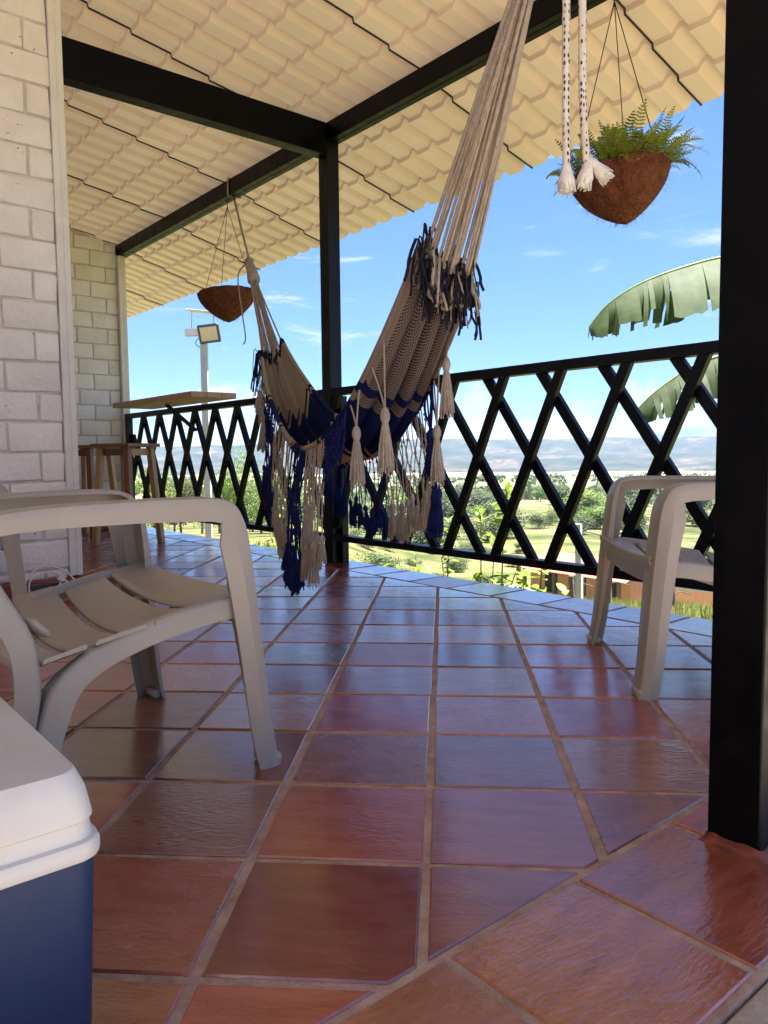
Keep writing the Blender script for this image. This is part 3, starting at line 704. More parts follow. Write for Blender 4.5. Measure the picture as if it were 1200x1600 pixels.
# ---- cooler box
def rrect(x0, x1, y0, y1, r, n=6):
    out = []
    for cx, cy2, a0 in ((x1-r, y1-r, 0), (x0+r, y1-r, 90), (x0+r, y0+r, 180), (x1-r, y0+r, 270)):
        for k in range(n+1):
            a = R(a0+90*k/n); out.append((cx+r*math.cos(a), cy2+r*math.sin(a)))
    return out
CX0, CX1, CY0, CY1 = -0.10, 0.281, 0.819, 1.42
ck = thing('cooler_box', 'blue cooler box with a white lid in the near left corner', 'cooler', (0.09, 1.1, 0))
def stack(mb, rings):
    k = len(mb.v); n = None
    for ins, z, r in rings:
        q = rrect(CX0+ins, CX1-ins, CY0+ins, CY1-ins, r); n = len(q)
        mb.v += [(x, y, z) for x, y in q]
    for i in range(len(rings)-1):
        for j in range(n):
            a = k+i*n+j; b_ = k+i*n+(j+1) % n; mb.f.append((a, b_, b_+n, a+n))
    mb.f.append(tuple(k+j for j in range(n))[::-1]); mb.f.append(tuple(k+(len(rings)-1)*n+j for j in range(n)))
mb = MB(); stack(mb, [(.020, 0.0, .02), (.016, .006, .022), (.006, .262, .026), (.006, .272, .026)]); sharpen(mb.build('body', M['cooler'], ck), 40)
mb = MB(); stack(mb, [(.004, .264, .027), (.001, .266, .028), (.0, .270, .028), (.0, .280, .028), (.002, .285, .028), (.0065, .2875, .026), (.0075, .290, .026), (.0085, .302, .026),
                      (.0085, .305, .026), (.0055, .3075, .028), (.0058, .311, .028), (.0105, .337, .028), (.0125, .343, .028), (.0185, .3565, .026), (.0205, .3595, .025), (.030, .3605, .02)])
lid = sharpen(mb.build('lid', M['lid'], ck), 25)
# a shallow moulded line on the lid top
mb = MB(); mb.tube(curve_pts([(.14, .94, .3608), (.19, .965, .3609), (.205, 1.02, .3609), (.208, 1.2, .3608)], 14), 0.0016, 6); mb.build('moulded_line', M['lid'], lid, smooth=True)

# ---- stools
def make_stool(label, loc, rz):
    t = thing('bar_stool', label, 'stool', loc, (0, 0, rz), group='wooden stools under the counter')
    mb = MB()
    for k in range(2): mb.box((0.095-0.19*k, 0, .795), (.186, .38, .028))
    mb.build('seat', M['wood_dark'], t, local=True, bevel=0.004)
    H = .782
    for k, (sx, sy) in enumerate(((1, 1), (-1, 1), (-1, -1), (1, -1))):
        mb = MB(); w2 = .024
        a = Vector((sx*.178, sy*.178, 0)); c = Vector((sx*.132, sy*.132, H))
        mb.add([a+Vector((x*w2, y*w2, 0)) for x, y in ((-1, -1), (1, -1), (1, 1), (-1, 1))]+[c+Vector((x*w2, y*w2, 0)) for x, y in ((-1, -1), (1, -1), (1, 1), (-1, 1))],
               [(0, 3, 2, 1), (4, 5, 6, 7), (0, 1, 5, 4), (1, 2, 6, 5), (2, 3, 7, 6), (3, 0, 4, 7)])
        mb.build('leg', M['wood_pale' if k != 2 else 'wood_dark'], t, local=True, bevel=0.003, segs=1)
    for s in (-1, 1):
        mb = MB(); mb.box((s*.124, 0, .742), (.022, .22, .055)); mb.build('apron', M['wood_dark'], t, local=True, bevel=0.002, segs=1)
        mb = MB(); mb.box((0, s*.124, .742), (.22, .022, .055)); mb.build('apron', M['wood_pale'], t, local=True, bevel=0.002, segs=1)
        mb = MB(); mb.box((s*.150, 0, .30), (.018, .27, .03)); mb.build('stretcher', M['wood_dark'], t, local=True, bevel=0.002, segs=1)
    return t
make_stool('wooden bar stool nearest the railing, its seat darker than its legs', (2.335, 6.035, 0), R(27.6))
make_stool('wooden bar stool standing behind the other one, against the far wall', (2.33, 6.93, 0), R(33))

# ---- wooden counter on the railing
ct = thing('counter', 'weathered wooden plank counter resting on the railing above the stools', 'counter', (2.70, 6.2, 1.1255))
for k in range(3):
    mb = MB(); mb.box((2.53+0.122*k, 5.885, 1.1475), (.120, 1.53, .042)); mb.build('board', M['plank'], ct, bevel=0.004)
mb = MB(); bar_between(mb, (2.63, 5.90, 1.118), (2.882, 5.90, .915), .045, .022, (0, 1, 0)); mb.build('bracket', M['steel'], ct, bevel=0.002)

# ---- hanging coir baskets
def basket(label, rim_c, radius, depth, hook, tilt, twist):
    t = thing('hanging_basket', label, 'basket', hook)
    T = Matrix.Translation(rim_c) @ tilt
    mb = MB(); prof = []
    for k in range(15):
        a = k/14; prof.append((radius*(math.sin(min(1, (1-a))*math.pi/2)**0.72)*0.985+0.012*(1-a), -depth*(a**1.0)))
    prof = [(max(r, 0.004), z) for r, z in prof]
    def fn(a, i): return 1+0.040*(abs(math.sin(6*a+twist))*2-1.2)*(1-(i/14)**3)+0.012*mnoise.noise((math.cos(a)*4, math.sin(a)*4, i*.6))
    mb.lathe(prof, 54, fn=fn)
    inner = [(max(r-0.02, .003), z+0.012) for r, z in prof]
    mb.lathe(inner, 54, fn=fn)
    k1 = 15*54
    for j in range(54): mb.f.append((j, (j+1) % 54, k1+(j+1) % 54, k1+j))
    mb.v = [tuple(T @ Vector(p)) for p in mb.v]
    mb.build('coir_liner', M['coir'], t, smooth=True)
    mb = MB()
    for k in range(420):          # loose fibres standing off the liner
        a = random.uniform(0, 2*math.pi); i = random.random()**0.8; j = min(13, int(i*14)); r, z = prof[j]
        p = Vector((r*math.cos(a), r*math.sin(a), z)); nrm = Vector((math.cos(a), math.sin(a), -0.4 if j < 10 else -1.5)).normalized()
        tg = Vector((-math.sin(a), math.cos(a), random.uniform(-1, 1))).normalized()
        L = random.uniform(.008, .034); q = p+tg*L*random.uniform(.5, 1.2)+nrm*L*random.uniform(.1, .8); md = (p+q)/2+nrm*L*.15
        mb.tube([T @ p, T @ md, T @ q], .0006, 3, cap=False)
    o = mb.build('fibre', M['fibre'], t); tag(o, kind='stuff')
    # rim wire and three cords to the hook
    mb = MB(); ring = [T @ Vector((radius*math.cos(a), radius*math.sin(a), 0.004)) for a in np.linspace(0, 2*math.pi, 40)]; mb.tube(ring, .0028, 5); mb.build('rim_wire', M['wire'], t, smooth=True)
    hk = Vector(hook)
    for k in range(3):
        a = 2*math.pi*k/3+twist
        mb = MB(); mb.tube([hk-Vector((0, 0, .0)), T @ Vector((radius*math.cos(a), radius*math.sin(a), .0))], .0022, 5); mb.build('cord', M['wire'], t, smooth=True)
    mb = MB(); mb.tube([hk+Vector((0, 0, .05)), hk, hk+Vector((.006, .008, -.012)), hk+Vector((-.004, -.008, -.02)), hk], .0035, 5); mb.build('hook', M['wire'], t, smooth=True)
    return t, T
bk1, T1 = basket('brown coir hanging basket in the upper right, full of fern', (2.905, 1.920, 1.885), .196, .222, (2.93, 1.968, 2.60), Matrix.Rotation(R(-9), 4, Vector((.639, .769, 0))), .4)
bk2, T2 = basket('brown coir hanging basket without plants, left of the hammock rope', (2.885, 5.330, 1.945), .205, .225, (2.93, 5.364, 2.60), Matrix.Rotation(R(-4), 4, Vector((.6, .8, 0))), 1.3)

# fern
def frond_mesh(L, curl, npin, wid, seed):
    rs = random.Random(seed); mb = MB()
    path = []
    for k in range(npin+1):
        u = k/npin; path.append(Vector((L*u*math.cos(curl*u*.5), 0, L*(0.55*u-0.55*curl*u*u))))
    mb.tube(path, [0.0016*(1-.8*k/npin) for k in range(npin+1)], 3)
    for k in range(2, npin+1):
        u = k/npin; pl = wid*math.sin(math.pi*min(1, u*.92+.1))**.7*(1-.25*u)
        for s in (-1, 1):
            p = path[k]; d = Vector((.35, s, -.12+rs.uniform(-.15, .15))).normalized(); e = Vector((1, 0, .25)).normalized()
            hw = L/npin*.33
            mb.add([p-e*hw*.6, p+d*pl*.5-e*hw, p+d*pl, p+d*pl*.5+e*hw, p+e*hw*.6], [(0, 1, 3, 4), (1, 2, 3)])
    return mb.mesh('frond', M['fern'])
fm = [frond_mesh(.21, .5, 17, .036, 1), frond_mesh(.17, 1.1, 14, .032, 2), frond_mesh(.24, 1.3, 19, .036, 3), frond_mesh(.14, .3, 12, .030, 4)]
fern = thing('fern_plant', 'green fern spilling over the rim of the right hanging basket', 'fern', T1 @ Vector((0, 0, -.02)))
for k in range(230):
    a = random.uniform(0, 2*math.pi); r = .20*random.random()**.55
    base = T1 @ Vector((r*math.cos(a), r*math.sin(a), -.01))
    out = random.uniform(-.9, .25) if r > .13 else random.uniform(-1.25, -.5)
    az_ = a+random.uniform(-.6, .6)
    mw = Matrix.Translation(base) @ Matrix.Rotation(az_, 4, 'Z') @ Matrix.Rotation(out, 4, 'Y') @ Matrix.Rotation(random.uniform(-.5, .5), 4, 'X') @ Matrix.Scale(random.uniform(.5, 1.08), 4)
    link('frond', random.choice(fm), fern, mw)

mb = MB()          # small leaves filling the middle of the clump
rl = random.Random(8)
for k in range(1100):
    a = rl.uniform(0, 6.28); r = .20*rl.random()**.6; z = rl.uniform(-.01, .085)*(1.15-r*3.2)+rl.uniform(-.03, .02)
    p = T1 @ Vector((r*math.cos(a)*1.08, r*math.sin(a)*1.08, z)); u = Vector((rl.gauss(0, 1), rl.gauss(0, 1), rl.gauss(0, .7))).normalized(); v = u.orthogonal().normalized(); s_ = rl.uniform(.006, .014)
    mb.add([p-u*s_, p+v*s_*.5, p+u*s_, p-v*s_*.5], [(0, 1, 2, 3)])
tag(mb.build('leaflets', M['fern'], fern), kind='stuff')
# ---- floodlight pole out on the slope
def vv(lat, dep, z=0.0):       # lateral / depth along the axis of the view over the valley
    return Vector((lat*math.cos(yaw)+dep*math.sin(yaw), -lat*math.sin(yaw)+dep*math.cos(yaw), z))
pd = 11.0; base = vv(-2.53, pd, -1.4)
lp = thing('light_pole', 'pale pole with a square floodlight and small solar panel', 'lamp pole', base)
mb = MB(); mb.box(base+Vector((0, 0, 1.95)), (.095, .095, 3.9), Matrix.Rotation(-yaw, 3, 'Z')); mb.build('pole', M['polepaint'], lp, bevel=.006)
rz = Matrix.Rotation(-yaw, 3, 'Z')
hd = base+Vector((0, 0, 0)); hd.z = 2.42
mb = MB(); rot = rz @ Matrix.Rotation(R(-6), 3, 'Y') @ Matrix.Rotation(R(14), 3, 'X'); ctr = hd+R0*.10-Vector((F.x, F.y, 0))*.10
mb.box(ctr, (.31, .05, .26), rot); fl_ = mb.build('floodlight', M['lamp_case'], lp, bevel=.022, segs=3)
mb = MB(); mb.box(ctr+rot @ Vector((0, -.027, 0)), (.235, .008, .19), rot); mb.build('lens', M['lamp_glass'], fl_, bevel=.004)
mb = MB(); mb.box(hd+R0*(-.16)+Vector((0, 0, .03)), (.20, .08, .10), rz); mb.build('battery_box', M['metal'], lp, bevel=.006)
mb = MB(); pc = hd+R0*.02+Vector((0, 0, .32)); rotp = rz @ Matrix.Rotation(R(6), 3, 'Y') @ Matrix.Rotation(R(5), 3, 'X')
mb.box(pc, (.46, .34, .02), rotp); mb.build('solar_panel', M['metal'], lp, bevel=.004)
mb = MB()
for q in (-.17, .14): mb.tube([pc+rotp @ Vector((q, -.05, 0)), hd+R0*q+Vector((0, 0, .10))], .008, 5)
mb.build('panel_strut', M['metal'], lp)
mb = MB(); mb.tube(curve_pts([hd+R0*-.05+Vector((0, 0, -.02)), hd+R0*-.12+Vector((0, 0, -.12)), hd+R0*-.02+Vector((0, 0, -.2))], 10), .006, 5); mb.build('lamp_cable', M['wire'], lp)

# ---- power strip and cables at the foot of the wall
ps = thing('power_strip', 'black plug strip with pale cables by the wall foot', 'power strip', (1.05, 3.87, 0))
mb = MB(); mb.box((1.07, 3.88, .07), (.19, .055, .045), Matrix.Rotation(R(12), 3, 'Z')); mb.build('strip', M['blackplastic'], ps, bevel=.006)
mb = MB(); mb.box((1.15, 3.86, .115), (.035, .03, .03), Matrix.Rotation(R(25), 3, 'Y')); mb.build('plug', M['cable'], ps, bevel=.004)
for keys in ([(1.02, 3.86, .02), (.98, 3.85, .10), (1.06, 3.88, .175), (1.17, 3.90, .15), (1.22, 3.86, .09), (1.26, 3.80, .03)], [(1.0, 3.83, .03), (1.0, 3.83, .12), (1.10, 3.86, .15), (1.18, 3.84, .09), (1.25, 3.72, .012)],
             [(1.15, 3.86, .10), (1.10, 3.80, .07), (.98, 3.79, .05), (.92, 3.76, .02)]):
    mb = MB(); mb.tube(curve_pts(keys, 30), .0045, 6); mb.build('cable', M['cable'], ps, smooth=True)
# ================================================================== HAMMOCK
HB, HA = Vector((1.24, 0.92)), Vector((2.93, 5.26)); HD = (HA-HB).normalized(); HN = Vector((HD.y, -HD.x))
ST = np.array([[.58, .05, 1.27, 1.18, .08, 1.15], [.8, .10, 1.02, .955, .10, 1.01], [1.0, .13, .863, .81, .125, .90], [1.2, .155, .766, .72, .145, .815], [1.41, .17, .72, .675, .145, .765],
               [1.6, .17, .73, .655, .115, .79], [1.8, .165, .78, .67, .095, .835], [2.07, .15, .873, .745, .085, .90], [2.4, .12, 1.0, .89, .07, 1.06], [2.6, .10, 1.11, 1.025, .05, 1.18], [2.8, .075, 1.25, 1.235, .03, 1.33]])
def hs(s): return [float(np.interp(s, ST[:, 0], ST[:, k])) for k in range(1, 6)]
from math import sin, cos, pi
def sm(s):     # smoothed station values
    acc = np.zeros(5); ws = 0
    for d, wgt in ((-.12, 1), (-.06, 2), (0, 3), (.06, 2), (.12, 1)):
        q = min(max(s+d, .58), 2.8); acc += np.array(hs(q))*wgt; ws += wgt
    return acc/ws if .72 < s < 2.66 else np.array(hs(s))
def shift(s): return float(np.interp(s, [.58, 2.8, 3.6, 4.84], [-.018, -.055, -.06, 0]))
def hpt(s, v, fold=True):
    """v=-1 house-side edge, v=+1 railing-side edge"""
    w2, z2, zc, w1, z1 = sm(s)
    o = w1*v if v > 0 else w2*v
    mid = (w1-w2)/2*(1-abs(v))*.6
    k = v*v*(0.55+.45*v*v)
    z = zc+((z1 if v > 0 else z2)-zc)*k
    # gathers running along the cloth, tighter towards the ends, belly wider than the edge
    g_ = float(np.interp(s, [.58, .9, 1.5, 2.2, 2.8], [.8, .8, .7, 1.9, 1.0]))
    ph = 0.7*mnoise.noise((s*1.3, v*1.5, 3.0))
    fd = ((abs(sin(v*6.6+ph*1.8+.6))**.55-.7)*.052+sin(v*21.0+ph*5)*.004)*g_*(1-.6*v**8) if fold else 0
    bul = 0.018*(1-v*v)*0
    p = HB+HD*s+HN*(o+mid+shift(s)+bul)
    q = HD*(fd*.35)
    return Vector((p.x-q.x, p.y-q.y, z-fd))
def hammock_cloth():
    mt = bpy.data.materials.new('hammock_cloth'); mt.use_nodes = True
    t = mt.node_tree; b_ = t.nodes['Principled BSDF']; L = t.links.new
    uv = t.nodes.new('ShaderNodeUVMap'); sp = t.nodes.new('ShaderNodeSeparateXYZ'); L(uv.outputs[0], sp.inputs[0])
    nz = t.nodes.new('ShaderNodeTexNoise'); nz.inputs['Scale'].default_value = 6; L(uv.outputs[0], nz.inputs['Vector'])
    wob = t.nodes.new('ShaderNodeMath'); wob.operation = 'MULTIPLY_ADD'; wob.inputs[1].default_value = .008; L(nz.outputs['Fac'], wob.inputs[0]); L(sp.outputs['X'], wob.inputs[2])
    rp = t.nodes.new('ShaderNodeValToRGB'); rp.color_ramp.interpolation = 'CONSTANT'
    CRM, NAV, BLK, BRN = (.33, .27, .21, 1), (.008, .013, .07, 1), (.012, .012, .02, 1), (.42, .30, .21, 1)
    bands = [(0, (.25, .2, .19, 1)), (.150, NAV), (.166, (.25, .2, .19, 1)), (.182, NAV), (.298, CRM), (.306, BLK), (.318, BRN), (.395, BLK), (.403, CRM), (.413, NAV), (.47, CRM), (.48, BLK), (.488, CRM), (.60, BLK), (.61, CRM),
             (.622, NAV), (.775, CRM), (.79, BLK), (.802, CRM), (.988, BLK)]
    while len(rp.color_ramp.elements) < len(bands): rp.color_ramp.elements.new(0.5)
    for e, (p, c) in zip(rp.color_ramp.elements, bands): e.position = p; e.color = c
    L(wob.outputs[0], rp.inputs[0])
    # patterned weave at the near end: rows of light dots on black
    mp = t.nodes.new('ShaderNodeMapping'); mp.inputs['Scale'].default_value = (1100, 150, 1); L(uv.outputs[0], mp.inputs[0])
    ck_ = t.nodes.new('ShaderNodeTexChecker'); ck_.inputs['Scale'].default_value = .5; ck_.inputs['Color1'].default_value = (.26, .205, .19, 1); ck_.inputs['Color2'].default_value = (.022, .02, .028, 1)
    L(mp.outputs[0], ck_.inputs['Vector'])
    m1 = t.nodes.new('ShaderNodeMath'); m1.operation = 'LESS_THAN'; m1.inputs[1].default_value = .152; L(wob.outputs[0], m1.inputs[0])
    m2 = t.nodes.new('ShaderNodeMath'); m2.operation = 'COMPARE'; m2.inputs[1].default_value = .174; m2.inputs[2].default_value = .008; L(wob.outputs[0], m2.inputs[0])
    m3 = t.nodes.new('ShaderNodeMath'); m3.operation = 'MAXIMUM'; L(m1.outputs[0], m3.inputs[0]); L(m2.outputs[0], m3.inputs[1])
    # plain cream selvedge along the house-side edge
    m4 = t.nodes.new('ShaderNodeMath'); m4.operation = 'GREATER_THAN'; m4.inputs[1].default_value = .05; L(sp.outputs['Y'], m4.inputs[0])
    m5 = t.nodes.new('ShaderNodeMath'); m5.operation = 'MULTIPLY'; L(m3.outputs[0], m5.inputs[0]); L(m4.outputs[0], m5.inputs[1])
    mx = t.nodes.new('ShaderNodeMix'); mx.data_type = 'RGBA'; L(m5.outputs[0], mx.inputs['Factor']); L(rp.outputs[0], mx.inputs['A']); L(ck_.outputs['Color'], mx.inputs['B'])
    sl_ = t.nodes.new('ShaderNodeMath'); sl_.operation = 'SUBTRACT'; L(m1.outputs[0], sl_.inputs[0]); L(m4.outputs[0], sl_.inputs[1]); sl_.use_clamp = True
    mx2 = t.nodes.new('ShaderNodeMix'); mx2.data_type = 'RGBA'; L(sl_.outputs[0], mx2.inputs['Factor']); L(mx.outputs['Result'], mx2.inputs['A']); mx2.inputs['B'].default_value = (.26, .20, .17, 1)
    L(mx2.outputs['Result'], b_.inputs['Base Color']); b_.inputs['Roughness'].default_value = .92; b_.inputs['Specular IOR Level'].default_value = .1
    wv = t.nodes.new('ShaderNodeTexWave'); mp2 = t.nodes.new('ShaderNodeMapping'); mp2.inputs['Scale'].default_value = (180, 60, 1); L(uv.outputs[0], mp2.inputs[0]); L(mp2.outputs[0], wv.inputs['Vector']); wv.inputs['Scale'].default_value = 1.0
    bp = t.nodes.new('ShaderNodeBump'); bp.inputs['Strength'].default_value = .35; bp.inputs['Distance'].default_value = .003; L(wv.outputs['Fac'], bp.inputs['Height']); L(bp.outputs[0], b_.inputs['Normal'])
    tr = t.nodes.new('ShaderNodeBsdfTranslucent'); L(mx2.outputs['Result'], tr.inputs['Color'])
    ms = t.nodes.new('ShaderNodeMixShader'); ms.inputs[0].default_value = .18; L(b_.outputs[0], ms.inputs[1]); L(tr.outputs[0], ms.inputs[2]); L(ms.outputs[0], t.nodes['Material Output'].inputs['Surface'])
    return mt
M['cloth'] = hammock_cloth()
hm = thing('hammock', 'cream and navy woven hammock with tasselled fringes', 'hammock', (1.9, 2.6, 0.68))
NU, NV = 110, 72
grid = [[hpt(.58+2.22*i/NU, -1+2*j/NV) for j in range(NV+1)] for i in range(NU+1)]
mb = MB(); mb.grid(grid)
mw = WORLD[hm.name]; me = mb.mesh('cloth', M['cloth'], True, mw.inverted())
uvl = me.uv_layers.new(name='UVMap')
for lp_ in me.loops:
    vi = lp_.vertex_index; uvl.data[lp_.index].uv = ((vi//(NV+1))/NU, (vi % (NV+1))/NV)
co = link('cloth', me, hm, mw)
md = co.modifiers.new('thick', 'SOLIDIFY'); md.thickness = .004; md.offset = 0
# rolled selvedge along both edges
for v in (-1, 1):
    mb = MB(); mb.tube([hpt(.6+2.18*i/80, v, False) for i in range(81)], .0105, 7)
    me2 = mb.mesh('selvedge', M['cloth'], True, mw.inverted()); ul = me2.uv_layers.new(name='UVMap')
    for lp_ in me2.loops:
        vi = min(lp_.vertex_index//7, 80); ul.data[lp_.index].uv = (vi/80, .05)
    link('selvedge', me2, hm, mw)
# suspension cords
RING1 = Vector((HB.x, HB.y, 1.80))-R0*.030; 
q = HB+HD*3.60+HN*shift(3.6); RING2 = Vector((q.x, q.y, 1.92))
rs = random.Random(5)
for k in range(18):
    v = -1+2*(k+.5)/18; e = hpt(.585, v)
    st = RING1+Vector((rs.uniform(-.006, .006), rs.uniform(-.006, .006), rs.uniform(-.03, .0)))
    mdp = (st*.5+e*.5)+Vector((HN.x, HN.y, 0))*(.004*math.sin(v*2.2))+Vector((0, 0, -.008*rs.random()))
    mb = MB(); mb.tube(curve_pts([st, mdp, e, e+Vector((0, 0, -.03))], 12), rs.choice([.0042, .005, .0058]), 6); mb.build('suspension_cord', M['cream'], hm, smooth=True)
for k in range(7):      # loops where the cords pass through the cloth end
    e = hpt(.60, -0.5+1.3*k/7)+Vector((-.01, -.012, -.03-.02*rs.random()))
    R_ = rs.uniform(.014, .022); pts = [e+Vector((R_*math.cos(a)*.8+R_*.3*math.sin(a), -R_*math.cos(a)*.6, R_*math.sin(a))) for a in np.linspace(0, 2*pi, 13)]
    mb = MB(); mb.tube(pts, .0055, 6); mb.build('cord_loop', M['cream'], hm, smooth=True)
for k in range(14):
    v = -1+2*(k+.5)/14; e = hpt(2.79, v)
    st = RING2+Vector((rs.uniform(-.012, .012), rs.uniform(-.012, .012), rs.uniform(-.03, .02)))
    mb = MB(); mb.tube(curve_pts([st, st*.5+e*.5+Vector((0, 0, -.012*rs.random())), e], 8), rs.choice([.004, .005]), 5); mb.build('suspension_cord', M['cream'], hm, smooth=True)
# bound sleeve, tie rope and loose end at the far ring
mb = MB(); a_ = RING2; d_ = (hpt(2.79, 0)-RING2).normalized()
mb.tube([a_+Vector((0, 0, .02)), a_, a_+d_*.05, a_+d_*.13, a_+d_*.24, a_+d_*.26], [.014, .030, .024, .034, .040, .02], 10); mb.build('bound_sleeve', M['cream'], hm, smooth=True)
tie = Vector((2.93, 5.26, 2.645))
mb = MB(); mb.tube([a_+Vector((0, 0, .01)), a_*.5+tie*.5, tie], .0075, 6)
hw_ = .052
mb.tube([tie, Vector((2.93-hw_, 5.255, 2.645)), Vector((2.93-hw_, 5.25, 2.77)), Vector((2.93+hw_, 5.25, 2.772)), Vector((2.93+hw_, 5.255, 2.645)), tie], .0075, 6); mb.build('tie_rope', M['cream'], hm, smooth=True)
mb = MB(); s0 = a_+Vector((-.02, -.01, -.02)); mb.tube(curve_pts([s0, s0+Vector((-.05, .03, -.08)), s0+Vector((-.03, .02, -.32)), s0+Vector((-.015, .015, -.46)), s0+Vector((-.03, .02, -.50))], 18), .005, 6); mb.build('loose_cord', M['cream'], hm, smooth=True)
# near tie up to the post
mb = MB(); pt = Vector((1.300, .66, 2.55)); mb.tube([RING1+Vector((0, 0, -.03)), RING1, pt], [.02, .012, .010], 8)
mb.tube([Vector((1.339+q*.056, .61+r*.056, 2.55)) for q, r in ((-1, 1), (1, 1), (1, -1), (-1, -1), (-1, 1))], .010, 6); mb.build('tie_rope', M['cream'], hm, smooth=True)
# end tufts of black and cream yarn
def tuft(p, n, Lr, mats, spread, name='end_tuft'):
    for mk in mats:
        mb = MB()
        for k in range(n):
            L_ = rs.uniform(*Lr); o = Vector((rs.gauss(0, spread), rs.gauss(0, spread), rs.uniform(-.01, .015)))
            s_ = p+o; d2 = Vector((rs.gauss(0, .018), rs.gauss(0, .018), -L_))
            w1_ = Vector((rs.gauss(0, .005), rs.gauss(0, .005), 0))
            mb.tube(curve_pts([s_, s_+Vector((o.x*.7, o.y*.7, .02)), s_+d2*.4+w1_+o*.9, s_+d2*.75-w1_*.5+o*1.1, s_+d2+o], 8), rs.choice([.0024, .0034, .0046]), 4, cap=False)
        mb.build(name, M[mk], hm, smooth=True)
for k in range(8):
    e = hpt(.60, -.95+1.9*k/7)+Vector((-.005, -.012, .0)); tuft(e, 9, (.06, .135), ('blackcot', 'cream') if k % 2 else ('blackcot',), .010)
for k in range(3):
    e = hpt(.58, -.9+.8*k)+Vector((0, 0, .03)); tuft(e, 6, (.05, .09), ('blackcot',), .008)
for k in range(3): tuft(hpt(2.77, -1+.22*k)+Vector((-.012, 0, .005)), 12, (.10, .26), ('blackcot',), .010)
tuft(hpt(2.76, .1), 8, (.04, .08), ('blackcot',), .012)
# fringe: knotted net and tassels hanging from both edges
def tassel_mesh(mk, L_, wd, seed):
    r_ = random.Random(seed); mb = MB()
    mb.lathe([(.001, .004), (.006, 0), (.0095, -.008), (.0095, -.016), (.006, -.024), (.0065, -.027), (.0075, -.029)], 10)
    n = 26
    for k in range(n):
        a = 2*pi*k/n+r_.uniform(-.1, .1); rr_ = .55+.45*r_.random(); R1, R2 = .006*rr_, wd*rr_
        zend = -L_+r_.uniform(-.010, .012)
        p = [Vector((R1*cos(a), R1*sin(a), -.026)), Vector(((R1+R2)*.52*cos(a), (R1+R2)*.52*sin(a), (-.026+zend)/2)), Vector((R2*cos(a+.08), R2*sin(a+.08), zend))]
        mb.tube(p, [.0022, .0028, .0020], 4, cap=False)
    mb.lathe([(.0065, -.026), (wd*.55, (-.03-L_)/2), (wd*.85, -L_*.93), (.002, -L_*.93)], 12)
    return mb.mesh('tassel', M[mk], True)
TM = {mk: [tassel_mesh(mk, .105, .019, s) for s in (1, 2)]+[tassel_mesh(mk, .085, .015, 3)] for mk in ('cream', 'navy')}
def fringe(v, s0, s1, mk, length, n, tassels=True, rad=.0029, outw=.02, big=1.0):
    """net of n cords along the edge between stations s0..s1"""
    length *= .82; n = int(n*1.3) if n > 5 else n
    mb = MB(); side = Vector((HN.x, HN.y, 0))*v; al = Vector((HD.x, HD.y, 0)); ends = []
    tops = [hpt(s0+(s1-s0)*(k+.5)/n, v, False) for k in range(n)]
    gap = (s1-s0)/n
    Ls = [length*rs.uniform(.9, 1.1) for _ in range(n)]
    for k in range(n):
        p0 = tops[k]; pts = [p0+Vector((0, 0, .004))]; rows_ = 5
        for r_ in range(1, rows_+1):
            u = r_/rows_; sgn = 1 if (k+r_) % 2 else -1
            sw = sgn*gap*.42*(1-.35*u) if r_ < rows_ else 0
            pts.append(p0+side*(outw*(1-(1-u)**2)+rs.gauss(0, .003))+al*(sw+rs.gauss(0, .0035))+Vector((0, 0, -Ls[k]*u)))
        mb.tube(curve_pts(pts, 18), rad*rs.uniform(.8, 1.2), 4, cap=False)
        for q_ in pts[1:-1]:
            if rs.random() < .55: mb.lathe([(.001, .006), (rad*1.7, .003), (rad*1.8, -.003), (.001, -.006)], 5, q_)
        ends.append(pts[-1])
    o = mb.build('fringe_net', M[mk], hm, smooth=True)
    if tassels:
        k = 0
        while k < n:
            e = ends[k]; sc = big*rs.uniform(.9, 1.15)
            mwt = Matrix.Translation(e) @ Matrix.Rotation(rs.uniform(0, 6), 4, 'Z') @ Matrix.Rotation(rs.gauss(0, .07), 4, 'X') @ Matrix.Rotation(rs.gauss(0, .07), 4, 'Y') @ Matrix.Diagonal((sc, sc, sc*rs.uniform(.95, 1.2), 1))
            link('tassel', rs.choice(TM[mk]), hm, mwt); k += 2 if n > 3 else 1
    return ends
# house-side edge, from the far end to the near end
fringe(-1, 2.62, 2.74, 'cream', .20, 3)
fringe(-1, 2.44, 2.62, 'cream', .24, 4)
fringe(-1, 2.12, 2.44, 'navy', .42, 10)
fringe(-1, 1.86, 2.12, 'cream', .46, 8)
fringe(-1, 1.68, 1.86, 'cream', .44, 6)
fringe(-1, 1.44, 1.68, 'navy', .50, 12, outw=.03)
fringe(-1, 1.20, 1.44, 'cream', .40, 9, big=1.2)
fringe(-1, 1.30, 1.40, 'cream', .26, 4, big=1.2)
fringe(-1, 1.03, 1.20, 'navy', .20, 11, tassels=False, rad=.0045)
# single heavy tassels on long cords at the near end of that edge
def long_tassel(s, v, length, mk, sc, off=(0, 0, 0), sp=.03):
    p = hpt(s, v, False); o_ = Vector(off)
    for q_ in (-sp, sp):
        mb = MB(); a = hpt(s+q_, v, False); mb.tube(curve_pts([a, a*.4+(p+o_)*.6+Vector((0, 0, -length*.55)), p+o_+Vector((0, 0, -length))], 10), .0028, 6); mb.build('fringe_cord', M[mk], hm, smooth=True)
    link('tassel', TM[mk][0], hm, Matrix.Translation(p+o_+Vector((0, 0, -length))) @ Matrix.Diagonal((sc, sc, sc*1.15, 1)))
long_tassel(.83, -1, .17, 'cream', 1.5, (.015, -.015, 0), .04); long_tassel(.98, -1, .10, 'cream', 1.45, (-.01, -.02, 0), .035)
